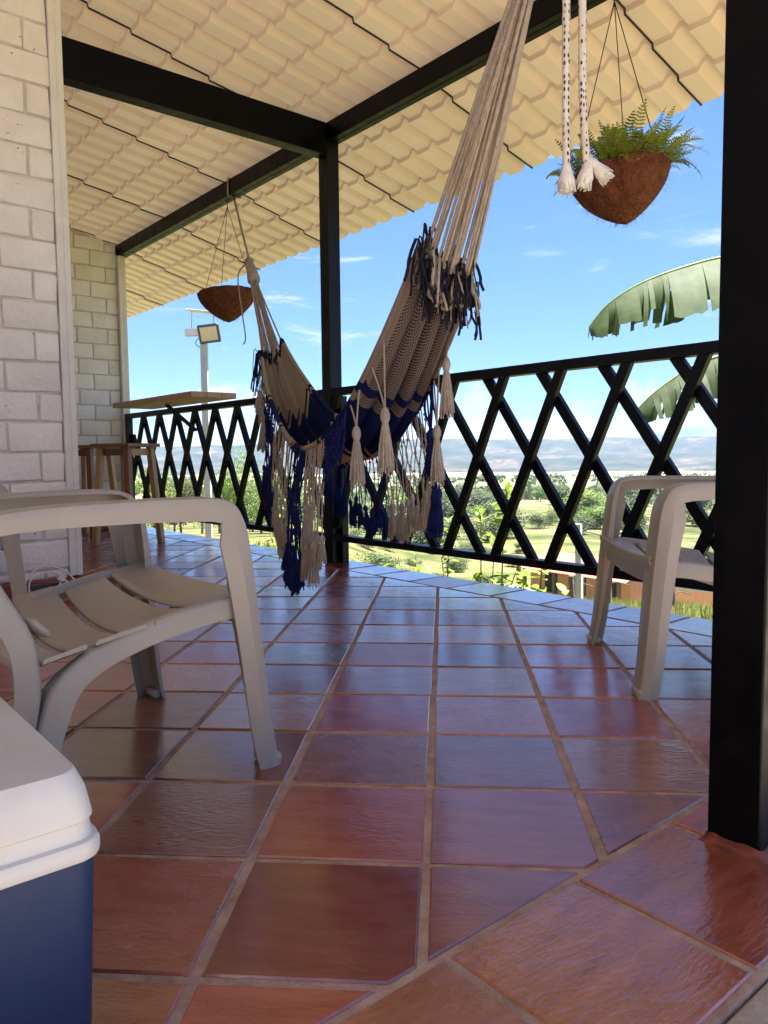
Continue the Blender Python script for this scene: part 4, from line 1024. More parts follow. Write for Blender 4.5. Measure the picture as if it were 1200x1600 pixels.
# railing-side edge
fringe(1, 2.2, 2.62, 'cream', .22, 8)
fringe(1, 1.75, 2.2, 'navy', .40, 10)
fringe(1, 1.48, 1.75, 'navy', .36, 7)
fringe(1, 1.22, 1.48, 'cream', .34, 8, big=1.1)
fringe(1, 1.02, 1.20, 'cream', .36, 6, big=1.05)
fringe(1, .93, 1.04, 'navy', .38, 3, big=1.15, rad=.0042)
long_tassel(.98, 1, .14, 'navy', 1.2); long_tassel(.90, 1, .17, 'cream', 1.4); long_tassel(.80, 1, .03, 'cream', 1.35)

# ---- braided cord hanging in front of the beam
def braid_mat():
    mt = mat('flecked_braid', (.62, .57, .50), .9, (.52, .47, .41), 60, spec=.1)
    t = mt.node_tree; b_ = t.nodes['Principled BSDF']; L = t.links.new; base = b_.inputs['Base Color'].links[0].from_socket
    tcn = t.nodes.new('ShaderNodeTexCoord'); mp = t.nodes.new('ShaderNodeMapping'); mp.inputs['Scale'].default_value = (150, 150, 78); L(tcn.outputs['Object'], mp.inputs[0])
    v = t.nodes.new('ShaderNodeTexVoronoi'); v.inputs['Scale'].default_value = 1; v.inputs['Randomness'].default_value = .35; L(mp.outputs[0], v.inputs['Vector'])
    mr = t.nodes.new('ShaderNodeMapRange'); mr.inputs['From Min'].default_value = .30; mr.inputs['From Max'].default_value = .36; mr.inputs['To Min'].default_value = 1; mr.inputs['To Max'].default_value = 0; L(v.outputs['Distance'], mr.inputs['Value'])
    mx = t.nodes.new('ShaderNodeMix'); mx.data_type = 'RGBA'; L(mr.outputs[0], mx.inputs['Factor']); L(base, mx.inputs['A']); mx.inputs['B'].default_value = (.07, .035, .045, 1); L(mx.outputs['Result'], b_.inputs['Base Color'])
    return mt
M['braid'] = braid_mat()
br = thing('braided_cord', 'pair of flecked braided cords with frayed white ends beside the fern basket', 'cord', (1.24, .92, 1.25))
def frayed(p, L_, wd, seed, tilt=0.0):
    r_ = random.Random(seed); mb = MB(); p0_ = Vector(p); p = Vector((0, 0, 0))
    mb.tube([p+Vector((0, 0, .012)), p, p+Vector((0, 0, -L_*.25)), p+Vector((0, 0, -L_*.6)), p+Vector((0, 0, -L_*.92)), p+Vector((0, 0, -L_))], [.006, .008, wd*.62, wd*.9, wd*.72, .004], 10)
    for k in range(60):
        a = r_.uniform(0, 2*pi); q = r_.uniform(.5, 1.0)
        mb.tube([p+Vector((.004*cos(a), .004*sin(a), 0)), p+Vector((wd*.75*q*cos(a), wd*.75*q*sin(a), -L_*.5)), p+Vector((wd*q*cos(a), wd*q*sin(a), -L_*r_.uniform(.85, 1.08)))], .0013, 3, cap=False)
    Q = Matrix.Translation(p0_) @ Matrix.Rotation(-tilt, 4, Vector((F.x, F.y, 0)))
    mb.v = [tuple(Q @ Vector(p_)) for p_ in mb.v]
    mb.build('frayed_end', M['whitecot'], br, smooth=True)
dr = R0
for (x0, x1, zb, seed) in ((-.018, -.012, 1.243, 1), (.002, .026, 1.252, 2)):
    P0 = Vector((1.24, .92, 1.90)); a = P0+dr*x0; c = Vector((1.24, .92, zb))+dr*x1
    mb = MB(); pts = curve_pts([P0+dr*x0*.3, a*.75+c*.25+Vector((0, 0, 0)), a*.45+c*.55, c+Vector((0, 0, .12))-dr*(x1-x0)*.35, c], 40)
    mb.tube(pts, [.0070+.0007*(k % 2) for k in range(40)], 10); mb.build('braid', M['braid'], br, smooth=True)
    if seed == 1: frayed(c, .048, .019, 1)
    else: frayed(c+dr*.004, .050, .017, 2, -.2); frayed(c+dr*.012+Vector((0, 0, -.002)), .044, .016, 3, .75)
# ================================================================== LANDSCAPE
def sstep(x, a, c): 
    t_ = min(max((x-a)/(c-a), 0), 1); return t_*t_*(3-2*t_)
RS = [0, 4, 8, 12, 20, 30, 45, 60, 80, 120, 200, 300, 500, 800, 1500, 2600, 4000]
ZR = [-.62, -.65, -1.1, -1.85, -3.4, -5.4, -8.6, -11.6, -13.9, -15.2, -18, -21, -27, -34, -47, -62, -80]
ZL = [-.62, -.65, -1.0, -1.4, -2.2, -3.0, -4.2, -5.5, -7.2, -10.5, -17, -21, -27, -34, -47, -62, -80]
def ground_z(x, y):
    r = math.hypot(x, y); th = math.atan2(x, y)-yaw
    th = (th+math.pi) % (2*math.pi)-math.pi
    k = sstep(th, R(-8), R(5)) if abs(th) < R(110) else 0.5
    z = lerp1(r, RS, ZL)*(1-k)+lerp1(r, RS, ZR)*k
    amp = min(max(r-6, 0)*.006, 5.0)
    z += amp*(mnoise.noise((x*.02, y*.02, 0))*.8+mnoise.noise((x*.004, y*.004, 5))*1.6*(1 if r > 250 else 0)+.25*mnoise.noise((x*.09, y*.09, 2)))
    return z
def ground_mat():
    mt = bpy.data.materials.new('valley_ground'); mt.use_nodes = True
    t = mt.node_tree; b_ = t.nodes['Principled BSDF']; L = t.links.new; b_.inputs['Roughness'].default_value = .95; b_.inputs['Specular IOR Level'].default_value = .1
    g_ = t.nodes.new('ShaderNodeNewGeometry')
    ln = t.nodes.new('ShaderNodeVectorMath'); ln.operation = 'LENGTH'; L(g_.outputs['Position'], ln.inputs[0])
    def noise(sc, det=6, ro=.6):
        n = t.nodes.new('ShaderNodeTexNoise'); n.inputs['Scale'].default_value = sc; n.inputs['Detail'].default_value = det; n.inputs['Roughness'].default_value = ro; L(g_.outputs['Position'], n.inputs['Vector']); return n.outputs['Fac']
    def ramp(x, els):
        r = t.nodes.new('ShaderNodeValToRGB')
        while len(r.color_ramp.elements) < len(els): r.color_ramp.elements.new(.5)
        for e, (p, c) in zip(r.color_ramp.elements, els): e.position = p; e.color = (*c, 1)
        L(x, r.inputs[0]); return r.outputs[0]
    def mix(f, a, c):
        m_ = t.nodes.new('ShaderNodeMix'); m_.data_type = 'RGBA'; L(f, m_.inputs['Factor']); L(a, m_.inputs['A']); L(c, m_.inputs['B']); return m_.outputs['Result']
    near = ramp(noise(.12, 9, .68), [(.36, (.035, .048, .016)), (.46, (.075, .082, .026)), (.54, (.13, .115, .048)), (.66, (.18, .14, .07))])
    green = ramp(noise(.05, 8, .65), [(.38, (.026, .038, .014)), (.47, (.062, .072, .024)), (.55, (.115, .108, .042)), (.66, (.165, .13, .065))])
    vo = t.nodes.new('ShaderNodeTexVoronoi'); vo.inputs['Scale'].default_value = .0062
    mp = t.nodes.new('ShaderNodeMapping'); mp.inputs['Scale'].default_value = (1, 1, 0); L(g_.outputs['Position'], mp.inputs[0])
    wp_ = t.nodes.new('ShaderNodeTexNoise'); wp_.inputs['Scale'].default_value = .008; wp_.inputs['Detail'].default_value = 4; L(mp.outputs[0], wp_.inputs['Vector'])
    vm = t.nodes.new('ShaderNodeVectorMath'); vm.operation = 'MULTIPLY_ADD'; vm.inputs[1].default_value = (160, 160, 0); L(wp_.outputs['Color'], vm.inputs[0]); L(mp.outputs[0], vm.inputs[2]); L(vm.outputs[0], vo.inputs['Vector'])
    sx = t.nodes.new('ShaderNodeSeparateColor'); L(vo.outputs['Color'], sx.inputs[0])
    fields = ramp(sx.outputs[0], [(0, (.30, .24, .13)), (.25, (.38, .31, .18)), (.45, (.10, .13, .05)), (.62, (.42, .35, .22)), (.8, (.07, .10, .04)), (.93, (.33, .30, .19))])
    brush = ramp(noise(.03, 9, .72), [(.44, (0, 0, 0)), (.58, (1, 1, 1))])
    dk = t.nodes.new('ShaderNodeRGB'); dk.outputs[0].default_value = (.055, .08, .035, 1)
    bf = t.nodes.new('ShaderNodeMath'); bf.operation = 'MULTIPLY'; bf.inputs[1].default_value = .75; L(brush, bf.inputs[0])
    fields = mix(bf.outputs[0], fields, dk.outputs[0])
    def dist(a, c):
        m_ = t.nodes.new('ShaderNodeMapRange'); m_.interpolation_type = 'SMOOTHSTEP'; m_.inputs['From Min'].default_value = a; m_.inputs['From Max'].default_value = c; L(ln.outputs['Value'], m_.inputs['Value']); return m_.outputs[0]
    c_ = mix(dist(70, 140), near, green); c_ = mix(dist(260, 480), c_, fields)
    L(c_, b_.inputs['Base Color'])
    return mt
M['ground'] = ground_mat()
def polar(name, mtl, radii, thetas, zf, close=False):
    mb = MB(); P = []
    for r in radii:
        P.append([(r*math.sin(th+yaw), r*math.cos(th+yaw), zf(r, th)) for th in thetas])
    mb.grid(P); return mb
front = list(np.radians(np.linspace(-48, 48, 170))); back = list(np.radians(np.linspace(54, 312, 30)))
ths = front+back+[front[0]+2*math.pi]
radii = [0.5, 2]+list(np.geomspace(4, 3200, 105))
mb = polar('ground', None, radii, ths, lambda r, th: ground_z(r*math.sin(th+yaw), r*math.cos(th+yaw)))
tag(mb.build('ground', M['ground'], smooth=True), kind='structure')

def hill_mat(name, els, sc):
    mt = mat(name, els[0], .95, els[2], sc, .38, .64, third=els[1], detail=12, spec=.05)
    t = mt.node_tree; b_ = t.nodes['Principled BSDF']; L = t.links.new; base = b_.inputs['Base Color'].links[0].from_socket
    g_ = t.nodes.new('ShaderNodeNewGeometry'); n = t.nodes.new('ShaderNodeTexNoise'); n.inputs['Scale'].default_value = sc*5; n.inputs['Detail'].default_value = 10; n.inputs['Roughness'].default_value = .72
    L(g_.outputs['Position'], n.inputs['Vector'])
    mr = t.nodes.new('ShaderNodeMapRange'); mr.inputs['From Min'].default_value = .47; mr.inputs['From Max'].default_value = .58; L(n.outputs['Fac'], mr.inputs['Value'])
    mx = t.nodes.new('ShaderNodeMix'); mx.data_type = 'RGBA'; L(mr.outputs[0], mx.inputs['Factor']); L(base, mx.inputs['A']); mx.inputs['B'].default_value = (.022, .034, .018, 1)
    L(mx.outputs['Result'], b_.inputs['Base Color'])
    return mt
M['hill'] = hill_mat('dry_hill_slope', ((.015, .023, .015), (.042, .040, .030), (.105, .074, .056)), .0045)
M['mount'] = hill_mat('far_mountain_slope', ((.05, .07, .04), (.09, .095, .06), (.14, .12, .085)), .0008)
def hill_z(r, th):
    x, y = r*math.sin(th+yaw), r*math.cos(th+yaw); d = math.degrees(th)
    ridge = 82+10*mnoise.noise((d*.09, 1.7, 0))+7*mnoise.noise((d*.35, 4.2, 0))+2.5*mnoise.noise((d*1.6, 9.2, 0))
    ridge -= 26*sstep(-d, 3, 14)
    edge = 4700+420*mnoise.noise((d*.13, 8.8, 0))+160*mnoise.noise((d*.6, 3.3, 0))
    low = -70+62*sstep(r, 2300, edge-500)
    z = low+(ridge-low)*sstep(r, edge-620, edge)
    gully = abs(mnoise.noise((x*.0022, y*.0022, 1)))+.5*abs(mnoise.noise((x*.006, y*.006, 2)))+.25*abs(mnoise.noise((x*.016, y*.016, 3)))
    z += -gully*34*sstep(r, 2300, 3200)*(1-.75*sstep(r, edge-60, edge+120))+10*sstep(r, 2300, 3000)
    if r > edge: z += 2.0*mnoise.noise((x*.02, y*.02, 7))
    return z
thh = np.radians(np.linspace(-50, 50, 420)); rh = list(np.linspace(2250, 4000, 30))+list(np.linspace(4050, 5600, 60))
mb = polar('hills', None, rh, thh, hill_z); tag(mb.build('hills', M['hill'], smooth=True), kind='structure')
def mount_z(r, th):
    d = math.degrees(th)
    h = -30+300*math.exp(-((d-23.0)/6.5)**2)+150*math.exp(-((d-34)/6.0)**2)+158*math.exp(-((d-4.5)/2.6)**2)+135*math.exp(-((d+15)/9.0)**2)+24*mnoise.noise((d*.25, 2, 0))+9*mnoise.noise((d*.9, 5, 0))
    x, y = r*math.sin(th+yaw), r*math.cos(th+yaw)
    return -150+(h+150)*sstep(r, 6200, 8200)-30*abs(mnoise.noise((x*.001, y*.001, 3)))*sstep(r, 6200, 7000)
mb = polar('mountains', None, np.linspace(6200, 8800, 26), np.radians(np.linspace(-50, 50, 240)), mount_z); tag(mb.build('mountains', M['mount'], smooth=True), kind='structure')

# ---- trees
def crown_mesh(seed, H, Wd, nleaf, size, mtl, lobes=9, base=.25):
    rs_ = np.random.RandomState(seed); vs_ = []; fs_ = []
    lob = []
    for k in range(lobes):
        a = rs_.uniform(0, 2*np.pi); rr_ = Wd*.32*rs_.uniform(.15, 1.0); zc = H*(base+.18+(.68-base*.5)*rs_.rand()); sr = Wd*rs_.uniform(.20, .34)*(1-.3*abs(zc/H-.55))
        lob.append((rr_*np.cos(a), rr_*np.sin(a), zc, sr, sr*rs_.uniform(.6, .9)))
    per = nleaf//lobes
    for (cx, cy2, cz, sr, sz) in lob:
        d = rs_.normal(size=(per, 3)); d /= np.linalg.norm(d, axis=1)[:, None]
        rad = rs_.rand(per)**.38
        P = np.stack([cx+d[:, 0]*sr*rad, cy2+d[:, 1]*sr*rad, cz+d[:, 2]*sz*rad], 1)
        for p, dd_ in zip(P, d):
            n = dd_*.6+rs_.normal(size=3)*.6+np.array([0, 0, .35]); n /= np.linalg.norm(n); u = np.cross(n, rs_.normal(size=3)); u /= np.linalg.norm(u); v = np.cross(n, u)
            s_ = size*rs_.uniform(.6, 1.3); k = len(vs_)
            vs_ += [tuple(p-u*s_), tuple(p+v*s_*.55+n*s_*.12), tuple(p+u*s_), tuple(p-v*s_*.55+n*s_*.12)]; fs_.append((k, k+1, k+2, k+3))
    me = bpy.data.meshes.new('crown'); me.from_pydata(vs_, [], fs_); me.materials.append(mtl); me.update(); return me
def trunk_mesh(seed, H, Wd):
    r_ = random.Random(seed); mb = MB(); t0 = H*.03
    top = Vector((r_.uniform(-.1, .1)*Wd, r_.uniform(-.1, .1)*Wd, H*.72))
    mb.tube(curve_pts([(0, 0, -.4), (r_.uniform(-.05, .05)*Wd, r_.uniform(-.05, .05)*Wd, H*.3), top], 8), [t0*(1-.75*k/7) for k in range(8)], 7)
    for k in range(6):
        a = r_.uniform(0, 6.28); z = H*r_.uniform(.22, .5); p = Vector((0, 0, z)); q = Vector((math.cos(a)*Wd*.33, math.sin(a)*Wd*.33, z+H*r_.uniform(.15, .32)))
        mb.tube([p, (p+q)/2+Vector((0, 0, .04*H)), q], [t0*.5, t0*.35, t0*.12], 5)
    return mb.mesh('trunk', M['bark'], True)
protos = {}
for nm, mk in (('a', 'tree_a'), ('b', 'tree_b'), ('c', 'tree_c')):
    protos[nm] = [(crown_mesh(10+k+ord(nm), 1.0, 1.0+.15*k, 2200, .034, M[mk], 15+2*k, .0), trunk_mesh(k+ord(nm), 1.0, 1.0)) for k in range(2)]
fine = {nm: [(crown_mesh(60+k+ord(nm), 1.0, .95+.2*k, 5200, .017, M[mk], 14+2*k, .10), trunk_mesh(k+ord(nm), 1.0, 1.0)) for k in range(2)] for nm, mk in (('a', 'tree_a'), ('c', 'tree_c'))}
def place_tree(lat, dep, H, W_, kind, label, group, pr_=protos, name='tree', rs_=random):
    p = vv(lat, dep); p.z = ground_z(p.x, p.y)-.1
    t = thing(name, label, 'tree' if name == 'tree' else 'bush', p, (0, 0, rs_.uniform(0, 6.28)), group=group)
    cm, tm = rs_.choice(pr_[kind]); mw = WORLD[t.name] @ Matrix.Diagonal((W_, W_, H, 1))
    link('crown', cm, t, mw)
    if name == 'tree': link('trunk', tm, t, mw)
    return t
near_list = [(240, 52, 4.6, 4.2, 'c', 'leafy yellow-green tree seen through the lattice beside the stool legs'), (283, 60, 4.5, 4.6, 'a', 'low olive tree seen through the lattice below the counter'),
             (312, 72, 5.0, 5.0, 'c', 'light green tree seen just left of the light pole'), (342, 66, 4.6, 4.4, 'a', 'olive tree seen just right of the light pole'),
             (371, 58, 6.4, 3.8, 'c', 'tallest light green tree seen through the left lattice'), (408, 62, 5.2, 4.4, 'c', 'light green tree beside the hammock fringe'),
             (432, 50, 4.2, 4.0, 'a', 'dark olive tree behind the hammock fringe'), (268, 84, 6.0, 5.5, 'a', 'olive tree behind the yellow-green one at the left lattice'), (395, 90, 6.6, 6.0, 'b', 'dark tree in the gap right of the tallest light green tree')]
for px, dep, H, W_, kd, lb in near_list: place_tree((px-600)/1195*dep, dep, H, W_, kd, lb, 'trees beyond the left lattice', fine if kd in fine else protos)
rt = random.Random(21)
G1 = 'trees of the wooded belt in the valley'
ORD = ['first', 'second', 'third', 'fourth', 'fifth', 'sixth', 'seventh', 'eighth', 'ninth', 'tenth', 'eleventh', 'twelfth', 'thirteenth', 'fourteenth', 'fifteenth', 'sixteenth', 'seventeenth', 'eighteenth', 'nineteenth', 'twentieth',
       'twenty-first', 'twenty-second', 'twenty-third', 'twenty-fourth', 'twenty-fifth', 'twenty-sixth', 'twenty-seventh', 'twenty-eighth', 'twenty-ninth', 'thirtieth', 'thirty-first', 'thirty-second', 'thirty-third', 'thirty-fourth', 'thirty-fifth', 'thirty-sixth']
SHADE = {'a': 'olive', 'b': 'dark green', 'c': 'light green'}
for row, (d0, d1, n_) in (('front', (128, 165, 15)), ('second', (175, 215, 22)), ('third', (225, 290, 28)), ('rear', (300, 390, 32))):
    L_ = []
    for k in range(n_):
        dep = rt.uniform(d0, d1); L_.append((rt.uniform(430, 1130), dep + (45 if row == 'front' and False else 0)))
    L_.sort()
    for k, (px, dep) in enumerate(L_):
        if row == 'front' and px > 820: dep += 32
        H = rt.uniform(4.0, 7.5)*(1.25 if row in ('third', 'rear') else 1); W_ = H*rt.uniform(1.05, 1.7); kd = rt.choice('aabbbc')
        place_tree((px-600)/1195*dep, dep, H, W_, kd, f'{SHADE[kd]} tree in the {row} row of the valley wood, {ORD[k]} from the left', G1, rs_=rt)
for row, (d0, d1, n_) in (('near', (66, 92, 30)), ('far', (96, 126, 34))):
    bl = sorted((rt.uniform(520, 1120), rt.uniform(d0, d1)) for k in range(n_))
    for k, (px, dep) in enumerate(bl):
        H = rt.uniform(.6, 2.1)
        if px > 770 and dep < 84: dep = 86+4*rt.random()
        kd = rt.choice('aabc'); place_tree((px-600)/1195*dep, dep, H, H*rt.uniform(1.4, 2.2), kd, f'low {SHADE[kd]} bush in the {row} scatter on the open slope, {ORD[k]} from the left', 'bushes on the slope', name='bush', rs_=rt)
# the woods farther off read as one mass
vs_ = []; fs_ = []; rn = np.random.RandomState(3)
for k in range(1500):
    dep = 380+1300*rn.rand()**1.4; px = rn.uniform(180, 1150); lat = (px-600)/1195*dep
    p = vv(lat, dep)
    if mnoise.noise((p.x*.006, p.y*.006, 1.0)) < .0: continue
    z0 = ground_z(p.x, p.y); H = rn.uniform(4, 9); W_ = H*rn.uniform(.5, .9)
    for q_ in range(14):
        d = rn.normal(size=3); d /= np.linalg.norm(d); c = np.array([p.x, p.y, z0+H*.5])+d*np.array([W_, W_, H*.5])*.75
        u = rn.normal(size=3); u /= np.linalg.norm(u); v = np.cross(u, d); v /= np.linalg.norm(v); s_ = W_*.42; i = len(vs_)
        vs_ += [tuple(c-u*s_), tuple(c+v*s_), tuple(c+u*s_), tuple(c-v*s_)]; fs_.append((i, i+1, i+2, i+3))
me = bpy.data.meshes.new('woods'); me.from_pydata(vs_, [], fs_); me.materials.append(M['tree_b']); me.update()
wd = link('woods', me); tag(wd, 'scattered far woods across the valley fields', 'woods', kind='stuff')

# ---- saplings just beyond the terrace edge: every leaf its own piece
def leaf_mesh(seed, L_, wd):
    r_ = random.Random(seed); n = 5; mb = MB(); rows_ = []
    for k in range(n+1):
        u = k/n; w_ = wd*math.sin(math.pi*(u*.94+.03))**.8; z = -.22*L_*u*u+r_.uniform(-.02, .02)*L_
        rows_.append([(L_*u, -w_, z+.28*w_), (L_*u, 0, z), (L_*u, w_, z+.28*w_)])
    mb.grid(rows_); return mb.mesh('leaf', M['leaf'], True)
LM = [leaf_mesh(k, .100, .022+.003*k) for k in range(3)]
def sapling(px, dep, ytop, nl, label, lean=(0, 0), spread=.05, branches=0, seed=0):
    dep *= 1.10; r_ = random.Random(seed); lat = (px-600)/1195*dep; p = vv(lat, dep); p.z = -.80; zt = .7-(ytop-709)/1195*dep
    t = thing('shrub', label, 'shrub', p, group='young shrubs along the terrace edge')
    stems = [(Vector((0, 0, 0)), Vector((lean[0], lean[1], zt-p.z)))]
    for k in range(branches):
        a = r_.uniform(0, 6.28); h = (zt-p.z); stems.append((Vector((0, 0, h*r_.uniform(.05, .4))), Vector((math.cos(a)*spread*3.2, math.sin(a)*spread*3.2, h*r_.uniform(.6, .95)))))
    mb = MB()
    paths = []
    for a, c in stems:
        pts = curve_pts([p+a, p+(a+c)/2+Vector((r_.uniform(-.03, .03), r_.uniform(-.03, .03), 0)), p+c], 14); paths.append(pts)
        mb.tube(pts, [.007*(1-.75*k/13)+.001 for k in range(14)], 5)
    mb.build('stem', M['stem'], t, smooth=True)
    for k in range(nl):
        pts = paths[k % len(paths)]; u = .22+.78*(k/nl)**.8; q_ = pts[min(13, int(u*13.99))]
        a = k*2.4+r_.uniform(-.4, .4); el_ = r_.uniform(-.9, .15)-.5*(u > .9)
        sc = r_.uniform(.75, 1.25)*(1.0 if u < .8 else .8)
        mw = Matrix.Translation(q_+Vector((0, 0, r_.uniform(-.02, .02)))) @ Matrix.Rotation(a, 4, 'Z') @ Matrix.Rotation(el_, 4, 'Y') @ Matrix.Rotation(r_.uniform(-.5, .5), 4, 'X') @ Matrix.Scale(sc, 4)
        link('leaf', r_.choice(LM), t, mw)
sapling(792, 4.62, 766, 44, 'tallest young shrub with bright leaves, rising through the lattice', seed=1)
sapling(752, 4.75, 806, 30, 'young shrub just left of the tallest one beyond the railing', seed=2)
sapling(702, 4.95, 816, 20, 'thin young shrub showing through the third lattice gap', seed=3)
sapling(772, 4.50, 862, 34, 'low bushy shrub at the terrace edge below the tallest one', branches=3, seed=4)
sapling(815, 4.55, 872, 24, 'low shrub right of the bushy one at the terrace edge', branches=2, seed=5)
sapling(848, 4.35, 882, 20, 'low shrub in front of the orange farmhouse', branches=2, seed=6)
sapling(650, 5.3, 862, 34, 'spreading low shrub at the terrace edge below the navy tassel', branches=4, spread=.09, seed=7)
sapling(690, 5.0, 872, 22, 'small shrub at the terrace edge between two lattice slats', branches=2, seed=8)
sapling(622, 5.5, 866, 20, 'small shrub beside the middle post foot', branches=3, seed=9)
sapling(447, 6.5, 780, 44, 'bright bushy shrub behind the hammock fringe on the left', branches=4, spread=.08, seed=10)
sapling(468, 6.2, 806, 30, 'bushy shrub behind the navy fringe', branches=3, spread=.07, seed=11)
sapling(425, 6.9, 826, 26, 'low leafy shrub behind the chair arm corner', branches=3, spread=.08, seed=12)

# ---- banana plant right of the terrace
bd = 6.0; bb = vv(3.75, bd, 0); bb.z = ground_z(bb.x, bb.y)
bn_ = thing('banana_plant', 'banana plant with torn drooping leaves beside the near black post', 'plant', bb)
mb = MB(); mb.tube([bb, bb+Vector((0, 0, 1.2)), bb+Vector((0, 0, 2.4))], [.11, .09, .06], 12); mb.build('stem', M['stem'], bn_, smooth=True)
def banana_leaf(keys, drop, tip_dep, seed, tear=.6):
    r_ = random.Random(seed); n = 60
    pts = curve_pts([vv((x-600)/199.1, bd+dz, .7+(706-y)/199.1) for x, y, dz in keys], n)
    mb = MB(); mb.tube(pts, [.016*(1-.9*k/(n-1)) for k in range(n)], 6); rib = mb.build('midrib', M['leaf'], bn_, smooth=True)
    for side in (-1, 1):
        mb = MB(); k = 3
        while k < n-1:
            wdt = r_.choice([1, 1, 2, 2, 3, 4, 6]); k2 = min(k+wdt, n-1)
            twist = r_.uniform(-.25, .25); cut = r_.uniform(.62, 1.08) if r_.random() < tear else 1.0; swing = r_.uniform(-.12, .30)
            rows_ = []
            for i in range(k, k2+1):
                u = i/(n-1); Ld = drop*math.sin(math.pi*min(1, (u*.80+.20)))**.55*cut*(.96+.08*r_.random())
                tg = (pts[min(i+1, n-1)]-pts[max(i-1, 0)]).normalized(); lat_ = tg.cross(Vector((0, 0, 1))).normalized()*side
                dn = Vector((0, 0, -1)); row = []
                for q_ in range(7):
                    v = q_/6
                    off = lat_*(Ld*(.30*math.sin(min(v*1.5, 1.57))+swing*v*v))+dn*(Ld*(v-.16*math.sin(v*2.2)))
                    pinch = (i-(k+k2)/2)/(n-1)*-.35*v*(r_.random()*.0+1)*(drop*1.6)
                    row.append(pts[i]+off+tg*(pinch*.8+twist*.35*v*v*Ld+.25*v*Ld*.35))
                rows_.append(row)
            mb.grid(rows_); k = k2 if r_.random() < .45 else k2+0
        o = mb.build('blade', M['banana'], bn_, smooth=True)
banana_leaf([(1350, 560, .3), (1290, 455, .15), (1215, 415, 0), (1130, 411, -.05), (1050, 430, -.08), (985, 455, -.1), (940, 484, -.1), (913, 516, -.1)], .47, 0, 3)
banana_leaf([(1350, 640, .5), (1270, 570, .5), (1190, 545, .5), (1125, 560, .48), (1085, 583, .45), (1045, 612, .42), (1016, 640, .4)], .40, 0, 9, .3)

# ---- farmhouse down the slope
fh = thing('farmhouse', 'salmon farmhouse with a red clay tile roof down the slope', 'house', vv(15.5, 64, -12.2))
A_ = vv(18.6, 59.7); C_ = vv(12.2, 68.3); al_ = (C_-A_); LH = al_.length; al_.normalize(); bk_ = Vector((al_.y, -al_.x, 0)); bk_ = bk_ if bk_.dot(F) > 0 else -bk_
def hp(u, d, z): q_ = A_+al_*u+bk_*d; return Vector((q_.x, q_.y, z))
ZB, ZE = -12.6, -9.55
def hbox(mb, u0, u1, d0, d1, z0, z1):
    mb.add([hp(u, d, z) for z in (z0, z1) for u, d in ((u0, d0), (u1, d0), (u1, d1), (u0, d1))], [(0, 3, 2, 1), (4, 5, 6, 7), (0, 1, 5, 4), (1, 2, 6, 5), (2, 3, 7, 6), (3, 0, 4, 7)])
mb = MB(); hbox(mb, 0, LH, 1.4, 6.5, ZB, ZE+.25); mb.build('wall', M['salmon'], fh)
P = []; nw = 2*44
for d, z in ((-.25, ZE), (1.3, ZE+.42), (3.9, ZE+1.15)):
    P.append([hp(-.6+(LH+1.0)*k/nw, d, z+.05*(k % 2)) for k in range(nw+1)])
P2 = [P[2], [hp(-.6+(LH+1.0)*k/nw, 7.6, ZE+.05*(k % 2)) for k in range(nw+1)]]
mb = MB(); mb.grid(P); mb.grid(P2); rf = mb.build('roof', M['clay'], fh, thick=.08)
for u0, u1, z0, z1 in ((1.2, 3.0, ZB+1.0, ZE-.35), (5.2, 6.1, ZB+.2, ZE-.45), (7.6, 8.9, ZB+1.0, ZE-.4)):
    mb = MB(); hbox(mb, u0, u1, 1.36, 1.395, z0, z1); wdw = mb.build('window', M['dark'], fh)
    mb = MB()
    for k in range(6): hbox(mb, u0+(u1-u0)*k/5-.02, u0+(u1-u0)*k/5+.02, 1.30, 1.345, z0, z1)
    for k in range(3): hbox(mb, u0-.04, u1+.04, 1.31, 1.34, z0+(z1-z0)*k/2-.02, z0+(z1-z0)*k/2+.02)
    mb.build('grille', M['blackplastic'], wdw)
for u in (0.2, 3.6, 6.8, 10.2):
    mb = MB(); hbox(mb, u-.12, u+.12, -.05, .19, ZB, ZE+.05); mb.build('porch_post', M['greypost'], fh)
an = thing('annexe', 'plain salmon annexe wall with a pale cap beside the farmhouse', 'building', vv(22.5, 55, -12.2))
A2, C2 = vv(26.0, 52.6), vv(20.1, 56.6)
mb = MB()
d2 = (C2-A2).normalized(); b2 = Vector((d2.y, -d2.x, 0)); b2 = b2 if b2.dot(F) > 0 else -b2
def abox(mb, e, z0, z1):
    q_ = [A2-d2*e-b2*e, C2+d2*e-b2*e, C2+d2*e+b2*(4+e), A2-d2*e+b2*(4+e)]
    mb.add([(p.x, p.y, z) for z in (z0, z1) for p in q_], [(0, 3, 2, 1), (4, 5, 6, 7), (0, 1, 5, 4), (1, 2, 6, 5), (2, 3, 7, 6), (3, 0, 4, 7)])
abox(mb, 0, -12.8, -9.45); mb.build('wall', M['salmon'], an); mb = MB(); abox(mb, .15, -9.445, -9.2); mb.build('cap', M['palepost'], an)

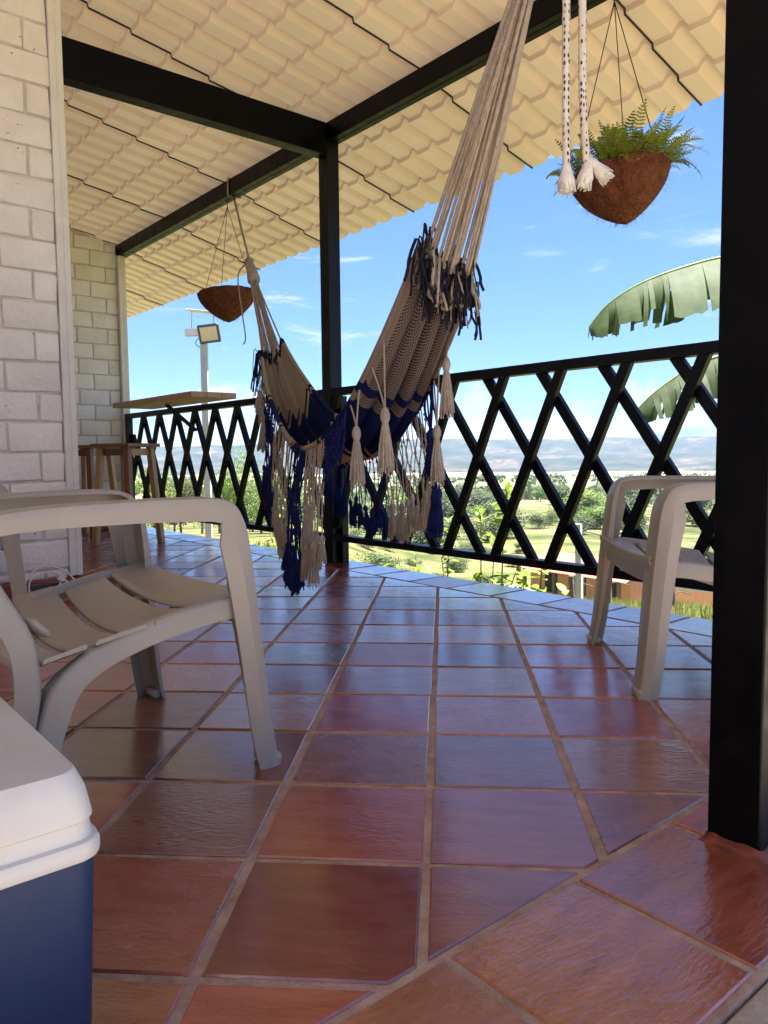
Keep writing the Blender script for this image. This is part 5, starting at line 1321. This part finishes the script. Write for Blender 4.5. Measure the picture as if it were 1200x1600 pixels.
# ---- fence posts
for px, dep, yt, wd_, mk, lb in ((813, 9, 878, .055, 'greypost', 'short dark fence post behind the low shrubs'), (955, 12, 900, .09, 'greypost', 'dark fence post between the front legs of the right chair'),
                                 (1057, 12.5, 917, .07, 'greypost', 'thin dark fence post in front of the annexe'), (896, 11, 900, .09, 'greypost', 'leaning dark fence post in front of the farmhouse wall'), (907, 9.5, 818, .10, 'palepost', 'pale concrete fence post behind the right chair')):
    p = vv((px-600)/1195*dep, dep); p.z = ground_z(p.x, p.y); zt = .7-(yt-706)/1195*dep
    t = thing('fence_post', lb, 'post', p, group='fence posts on the slope')
    mb = MB(); mb.tube([p+Vector((0, 0, -.2)), p+Vector((.01, .01, (zt-p.z)*.5)), p+Vector((0, .02, zt-p.z))], [wd_*.55, wd_*.5, wd_*.46], 7); mb.build('stake', M[mk], t)
    mb = MB(); mb.tube([p+Vector((0, 0, zt-p.z-.12)), p+RR*.12+Vector((0, 0, zt-p.z-.10)), p+RR*.3+Vector((0, 0, zt-p.z-.15))], .008, 4); mb.build('wire_end', M['wire'], t)

# ---- long grass on the near slope
rn = np.random.RandomState(11); N = 30000
th = np.where(rn.rand(N) < .7, np.radians(rn.uniform(2, 34, N)), np.radians(rn.uniform(-26, 2, N))); rr_ = 4.3+30*rn.rand(N)**1.6
V = np.zeros((N, 4, 3)); ok = np.ones(N, bool)
for i in range(N):
    x, y = rr_[i]*math.sin(th[i]+yaw), rr_[i]*math.cos(th[i]+yaw)
    if x < 3.3: ok[i] = False; continue
    z = ground_z(x, y)-.02; h = rn.uniform(.12, .36)*(.6+.5*min(rr_[i]/15, 1.6)); a = rn.uniform(0, 6.28); wd_ = .006+.0007*rr_[i]; bx, by = rn.normal(0, .12, 2)*h*2
    cx, sx_ = math.cos(a)*wd_, math.sin(a)*wd_
    V[i] = [(x-cx, y-sx_, z), (x+cx, y+sx_, z), (x+bx*.4+cx*.7, y+by*.4+sx_*.7, z+h*.6), (x+bx, y+by, z+h)]
V = V[ok].reshape(-1, 3); n = len(V)//4; Fq = [(4*i, 4*i+1, 4*i+2, 4*i+3) for i in range(n)]
me = bpy.data.meshes.new('grass'); me.from_pydata(V.tolist(), [], Fq); me.materials.append(M['grass']); me.update()
gr_ = link('grass', me); tag(gr_, 'long green and straw grass on the slope below the terrace', 'grass', kind='stuff')

# ---- air over the valley
mb = MB(); mb.box((0, 0, 60), (18600, 18600, 560)); hz = mb.build('haze', None); tag(hz, kind='stuff')
hm_ = bpy.data.materials.new('valley_haze'); hm_.use_nodes = True; t = hm_.node_tree; t.nodes.clear()
o_ = t.nodes.new('ShaderNodeOutputMaterial'); pv = t.nodes.new('ShaderNodeVolumePrincipled'); pv.inputs['Color'].default_value = (.46, .64, .95, 1); pv.inputs['Density'].default_value = 0.65e-4; pv.inputs['Anisotropy'].default_value = .1
t.links.new(pv.outputs[0], o_.inputs['Volume']); hz.data.materials.append(hm_)
